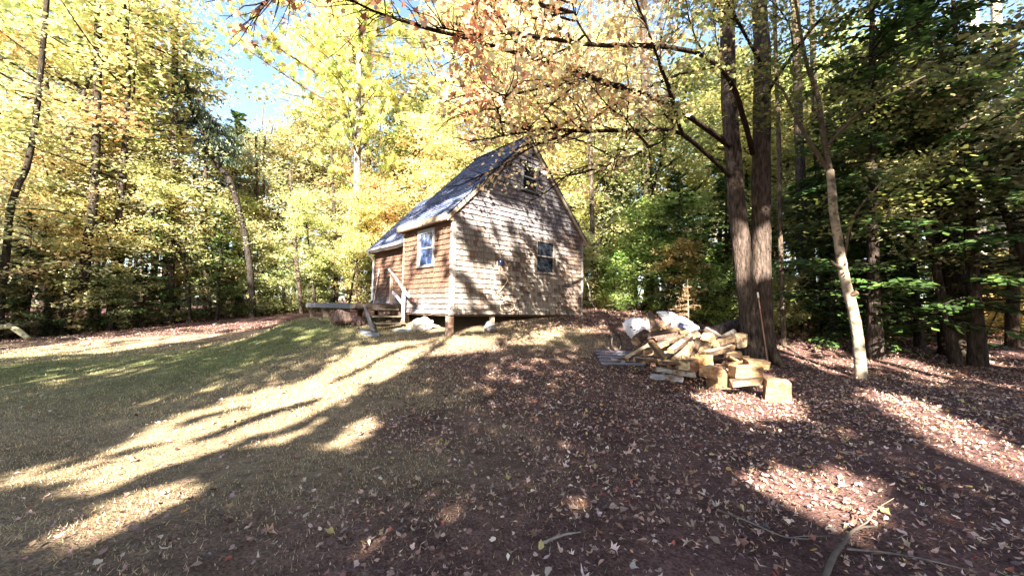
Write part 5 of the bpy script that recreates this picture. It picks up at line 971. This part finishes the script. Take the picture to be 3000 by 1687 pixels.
# boulders, stump, white sack under cabin, flat stones
def rock(name, label, cat, px_, py_, Y, sz, col, seed=0, sink=.3, m_=None):
    p = at(px_, py_, Y); g = float(gz(p[0], p[1])); import bmesh; bm = bmesh.new(); bmesh.ops.create_icosphere(bm, subdivisions=3, radius=1); r = np.random.RandomState(seed); D = r.randn(9, 3); D /= np.linalg.norm(D, axis=1)[:, None]; lim = r.uniform(.68, .95, 9)
    V = np.array([v.co[:] for v in bm.verts])
    for k in range(9): e = V @ D[k] - lim[k]; V -= np.outer(np.maximum(e, 0), D[k])
    V += r.randn(*V.shape) * (.07 if m_ is M_CLOTH else .015); V *= 1 + .12 * np.sin(V[:, [1, 2, 0]] * 5 + seed); F = [[v.index for v in f.verts] for f in bm.faces]; bm.free(); m = MB(); m.add(V * np.array(sz), F, col, 0, False); o = m.build(name, m_ or M_STONE); o.location = (p[0], p[1], g + sz[2] * (1 - sink)); return tag(o, label, cat)
rock('boulder', 'pale lichened boulder at the foot of the green bush', 'boulder', 1828, 893, 17.2, (.30, .2, .28), (.50, .50, .44), 2)
rock('boulder', 'grey rock on the grass in front of the gable wall', 'boulder', 1435, 968, 10.5, (.17, .15, .17), (.13, .125, .13), 3, .4)
rock('boulder', 'small mossy pale rock behind the fallen log', 'boulder', 2090, 945, 11.6, (.14, .12, .09), (.5, .5, .42), 4)
rock('crumpled_sack', 'crumpled white plastic sack under the cabin beside the steps', 'sack', 1236, 957, 10.9, (.30, .2, .2), (.40, .36, .33), 7, .15, M_CLOTH)
rock('crumpled_bag', 'small cream bag leaning on the crumpled white sack', 'bag', 1215, 957, 10.95, (.13, .12, .15), (.62, .52, .36), 8, .1, M_CLOTH)
rock('stump', 'dark shaggy old stump beside the deck', 'stump', 1000, 955, 11.4, (.28, .25, .26), (.14, .10, .09), 9, .3, M_BARK); rock('stump', 'smaller dark root clump between the stump and the steps', 'stump', 1045, 962, 11.5, (.24, .2, .17), (.12, .08, .08), 12, .3, M_BARK)
def slab(name, label, cat, quad, th, col, m_=M_STONE):
    P = np.array([gnd(*q) for q in quad]); c = P.mean(0); m = MB(); b = P - c + [0, 0, -.02]; t = P - c + [0, 0, th]; m.hexa([list(b) + list(t)], col); o = m.build(name, m_); o.location = c; return tag(o, label, cat)
slab('flat_stone', 'pale blue flat slab on the grass below the steps', 'slab', [(1066,984),(1112,986),(1110,978),(1056,976)], .03, (.17, .19, .22)); slab('flat_stone', 'thin pale slab just behind the lower one below the steps', 'slab', [(1050,973),(1086,974),(1076,968),(1056,968)], .03, (.15, .17, .2))
slab('flat_stone', 'narrow grey slab in front of the crumpled sack', 'slab', [(1150,972),(1208,972),(1200,966),(1158,967)], .05, (.2, .22, .22))
m = MB(); m.box((-.09, -.07, 0), (.09, .07, .17), (.75, .78, .85)); o = m.build('white_box', M_METAL); p = at(984, 944, 12.2); o.location = (p[0], p[1], float(gz(p[0], p[1])) - .01); tag(o, 'small white box on the ground under the deck', 'box')
m = MB(); A_, B_ = H(.2, 1.0, -.62), H(.5, 2.2, -.60); A_[2] = float(gz(*A_[:2])) + .05; B_[2] = float(gz(*B_[:2])) + .05; m.beam(A_ - A_, B_ - A_, .22, .03, (.6, .48, .38)); o = m.build('loose_board', M_WOOD); o.location = A_; tag(o, 'pale loose board lying in the shade under the cabin', 'board')
# vine beside the cabin and sticks
def stick(name, label, pts, r, col, cat='stick', fork=0):
    Q = smooth(np.array([gnd(x, y) + [0, 0, z] for x, y, z in pts])); b = Q[0].copy(); m = MB(); m.tube(Q - b, np.linspace(r, r * .4, len(Q)), 7, col, wob=.2)
    for k in range(fork): i = rs.randint(2, len(Q) - 2); m.tube(curve(Q[i] - b, (rs.randn(), rs.randn(), .2), .35, 4, 0, .2), np.linspace(r * .4, r * .15, 5), 5, col, cap=False)
    o = m.build(name, M_BARKP); o.location = b; return tag(o, label, cat)
stick('fallen_branch', 'crooked grey branch in the right foreground', [(2400,1760,.03),(2440,1660,.04),(2475,1610,.05),(2510,1570,.05),(2570,1558,.03)], .018, (.10, .08, .07), 'branch', 1)
stick('fallen_branch', 'thin whitish stick running right in the lower right foreground', [(2480,1625,.03),(2620,1635,.02),(2740,1660,.03),(2860,1690,.02)], .008, (.16, .13, .12), 'branch', 2)
stick('fallen_branch', 'long pale stick on the leaves left of the crooked branch', [(2100,1500,.02),(2200,1545,.03),(2290,1580,.02),(2370,1590,.02)], .008, (.17, .15, .14), 'branch', 2)
stick('fallen_branch', 'short pale stick in the leaves at middle right', [(2460,1330,.02),(2500,1335,.03),(2530,1350,.02)], .009, (.3, .25, .23), 'branch')
stick('fallen_branch', 'dark fallen stick lying across the light behind the maple', [(2285,1010,.03),(2330,1035,.04),(2380,1070,.03),(2400,1085,.02)], .022, (.16, .11, .09), 'branch', 1)
stick('fallen_branch', 'grey twig on the ground in the lower centre', [(1590,1600,.02),(1650,1580,.03),(1700,1570,.02)], .010, (.3, .27, .25), 'branch', 1)
stick('fallen_branch', 'pale branch resting at the foot of the left woods', [(180,992,.04),(215,990,.05),(240,996,.03)], .03, (.5, .42, .36), 'branch')
for lab, a_, b_ in (('mossy log propped at the left border of the yard', (-40, 968), (26, 955)), ('mossy log sloping down from the propped one at the left border', (24, 952), (84, 992))):
    p0, p1 = at(*a_, 15.2), at(*b_, 15.0); m = MB(); m.tube([[0, 0, 0], (p1 - p0) * .5 + [0, 0, .03], p1 - p0], [.09, .1, .08], 9, (.42, .38, .24), wob=.15); o = m.build('mossy_log', M_BARKP); o.location = p0; tag(o, lab, 'log')
Q = smooth(pxpath([(1708,805,14.2),(1724,838,14.2),(1731,880,14.2),(1742,900,14.2)])); m = MB(); m.tube(Q - Q[0], .008, 5, (.6, .55, .5)); o = m.build('vine', M_BARKP); o.location = Q[0]; tag(o, 'thin pale vine hanging beside the right corner of the cabin', 'vine')

# ---------------------------------------------------------------- grass and fallen leaves
def path_mask(x, y):   # bare trodden dirt between the lawn and the left woods
    d = y - ((x + 4.2) * .18 + 14.8); return np.clip((d + .1) * 2, 0, 1) * np.clip((2.6 - d) * 1.5, 0, 1) * (x < -6)
def scatter(n, xr, yr, f):
    x = rs.uniform(*xr, n); y = rs.uniform(*yr, n); k = (np.abs(x) < 1.36 * y + .6) & (rs.rand(n) < f(x, y)); q = (x - C0[0]) * AX[0] + (y - C0[1]) * AX[1]; p = (x - C0[0]) * BX[0] + (y - C0[1]) * BX[1]
    k &= ~((q > 0) & (q < W) & (p > 0) & (p < 7)); x, y = x[k], y[k]; return np.stack([x, y, gz(x, y)], 1)
T = MB()
for n, yr, hgt, wd in ((340000, (1.6, 5.5), .024, .0026), (260000, (5.5, 11), .032, .0052), (160000, (11, 18), .045, .010)):
    P = scatter(n, (-21, 13), yr, lambda x, y: np.clip(grass_mask(x, y) * .8 + .06, 0, 1) * np.clip(vn(x * 2.5, y * 2.5, 90) * 1.8 - .25, .1, 1) * np.clip(1.7 - y / 16, .3, 1)); N = len(P)
    a = rs.rand(N) * 6.283; h = hgt * rs.uniform(.4, 1.5, N); ln = rs.rand(N) * 1.1; sd_ = np.stack([np.cos(a), np.sin(a), a * 0], 1) * wd * rs.uniform(.6, 1.4, (N, 1)); b2 = rs.rand(N) * 6.283; tip = P + np.stack([np.cos(b2) * ln * h, np.sin(b2) * ln * h, h], 1)
    V = np.stack([P - sd_, P + sd_, tip], 1); gv = green_mask(P[:, 0], P[:, 1])[:, None]
    c = pal(N, [(.44, .35, .21), (.27, .21, .125), (.56, .47, .29)], (3, 3, 2)) * (1 - gv * .85) + pal(N, [(.08, .13, .03), (.13, .16, .05)], (1, 1)) * gv * .85
    T.add(V.reshape(-1, 3), np.arange(N * 3).reshape(N, 3), c)
tag(T.build('grass', M_GRASS), kind='stuff')
T = MB(); LC = [(.175, .095, .082), (.07, .038, .04), (.28, .17, .14), (.39, .28, .23), (.50, .39, .34), (.45, .25, .10), (.30, .07, .04)]
lm_ = lambda x, y: (1 - .72 * path_mask(x, y)) * np.clip((1 - grass_mask(x, y)) * 1.0 + .035, 0, 1) * np.clip(vn(x * 1.6, y * 1.6, 91) * 1.5, .25, 1)
for n, yr, sz, wt in ((60000, (1.5, 5), .036, (4, 3, 5, 3, 1.2, .5, .3)), (110000, (5, 10), .044, (4, 3, 5, 3, 1.2, .4, .3)), (70000, (10, 19), .06, (4, 3, 5, 2.5, 1, .5, .3))):
    P = scatter(n, (-24, 24), yr, lm_); N = len(P); P[:, 2] += rs.uniform(.004, .03, N)
    leaves(T, P, sz * rs.uniform(.45, 1.5, N), S_PT if yr[0] < 9 else S_OVAL, .5, irr=.18, curl=.8, col= pal(N, LC, wt, .25), fold=.5)
P = scatter(9500, (-7, 9), (1.5, 8.5), lambda x, y: np.clip(.10 + .9 * (1 - grass_mask(x, y)), 0, 1) * .55); P[:, 2] += rs.uniform(.012, .03, len(P)); hf = len(P) // 3; CL = [(.32, .24, .21), (.24, .16, .13), (.44, .37, .35), (.36, .2, .09), (.32, .26, .09), (.15, .07, .05)]
leaves(T, P[:hf], .062 * rs.uniform(.4, 1.4, hf), S_MAPLE, .45, irr=.2, curl=.45, col=pal(hf, CL, (4, 4, 1.4, 1, .6, 2), .2), fold=1.5)
leaves(T, P[hf:], .048 * rs.uniform(.4, 1.5, len(P) - hf), S_PT, .5, irr=.2, curl=.7, col=pal(len(P) - hf, CL, (4, 5, 1.2, 1, .5, 2), .2), fold=1.1)
RB = rs.rand(150, 2) * [LS * .97, LB * .96] + [.05, 0]; RP = np.array([H(-OE + a * cs - sn * .02, -OR_ + b, ZE + a * sn + cs * .025) for a, b in RB])
leaves(T, RP, .07 * rs.uniform(.5, 1.3, 150), S_PT, .5, irr=.2, curl=.5, col=pal(150, LC, (2, 2, 3, 3, 2, 2, 1), .2))
tag(T.build('fallen_leaves', M_FALLEN), kind='stuff')
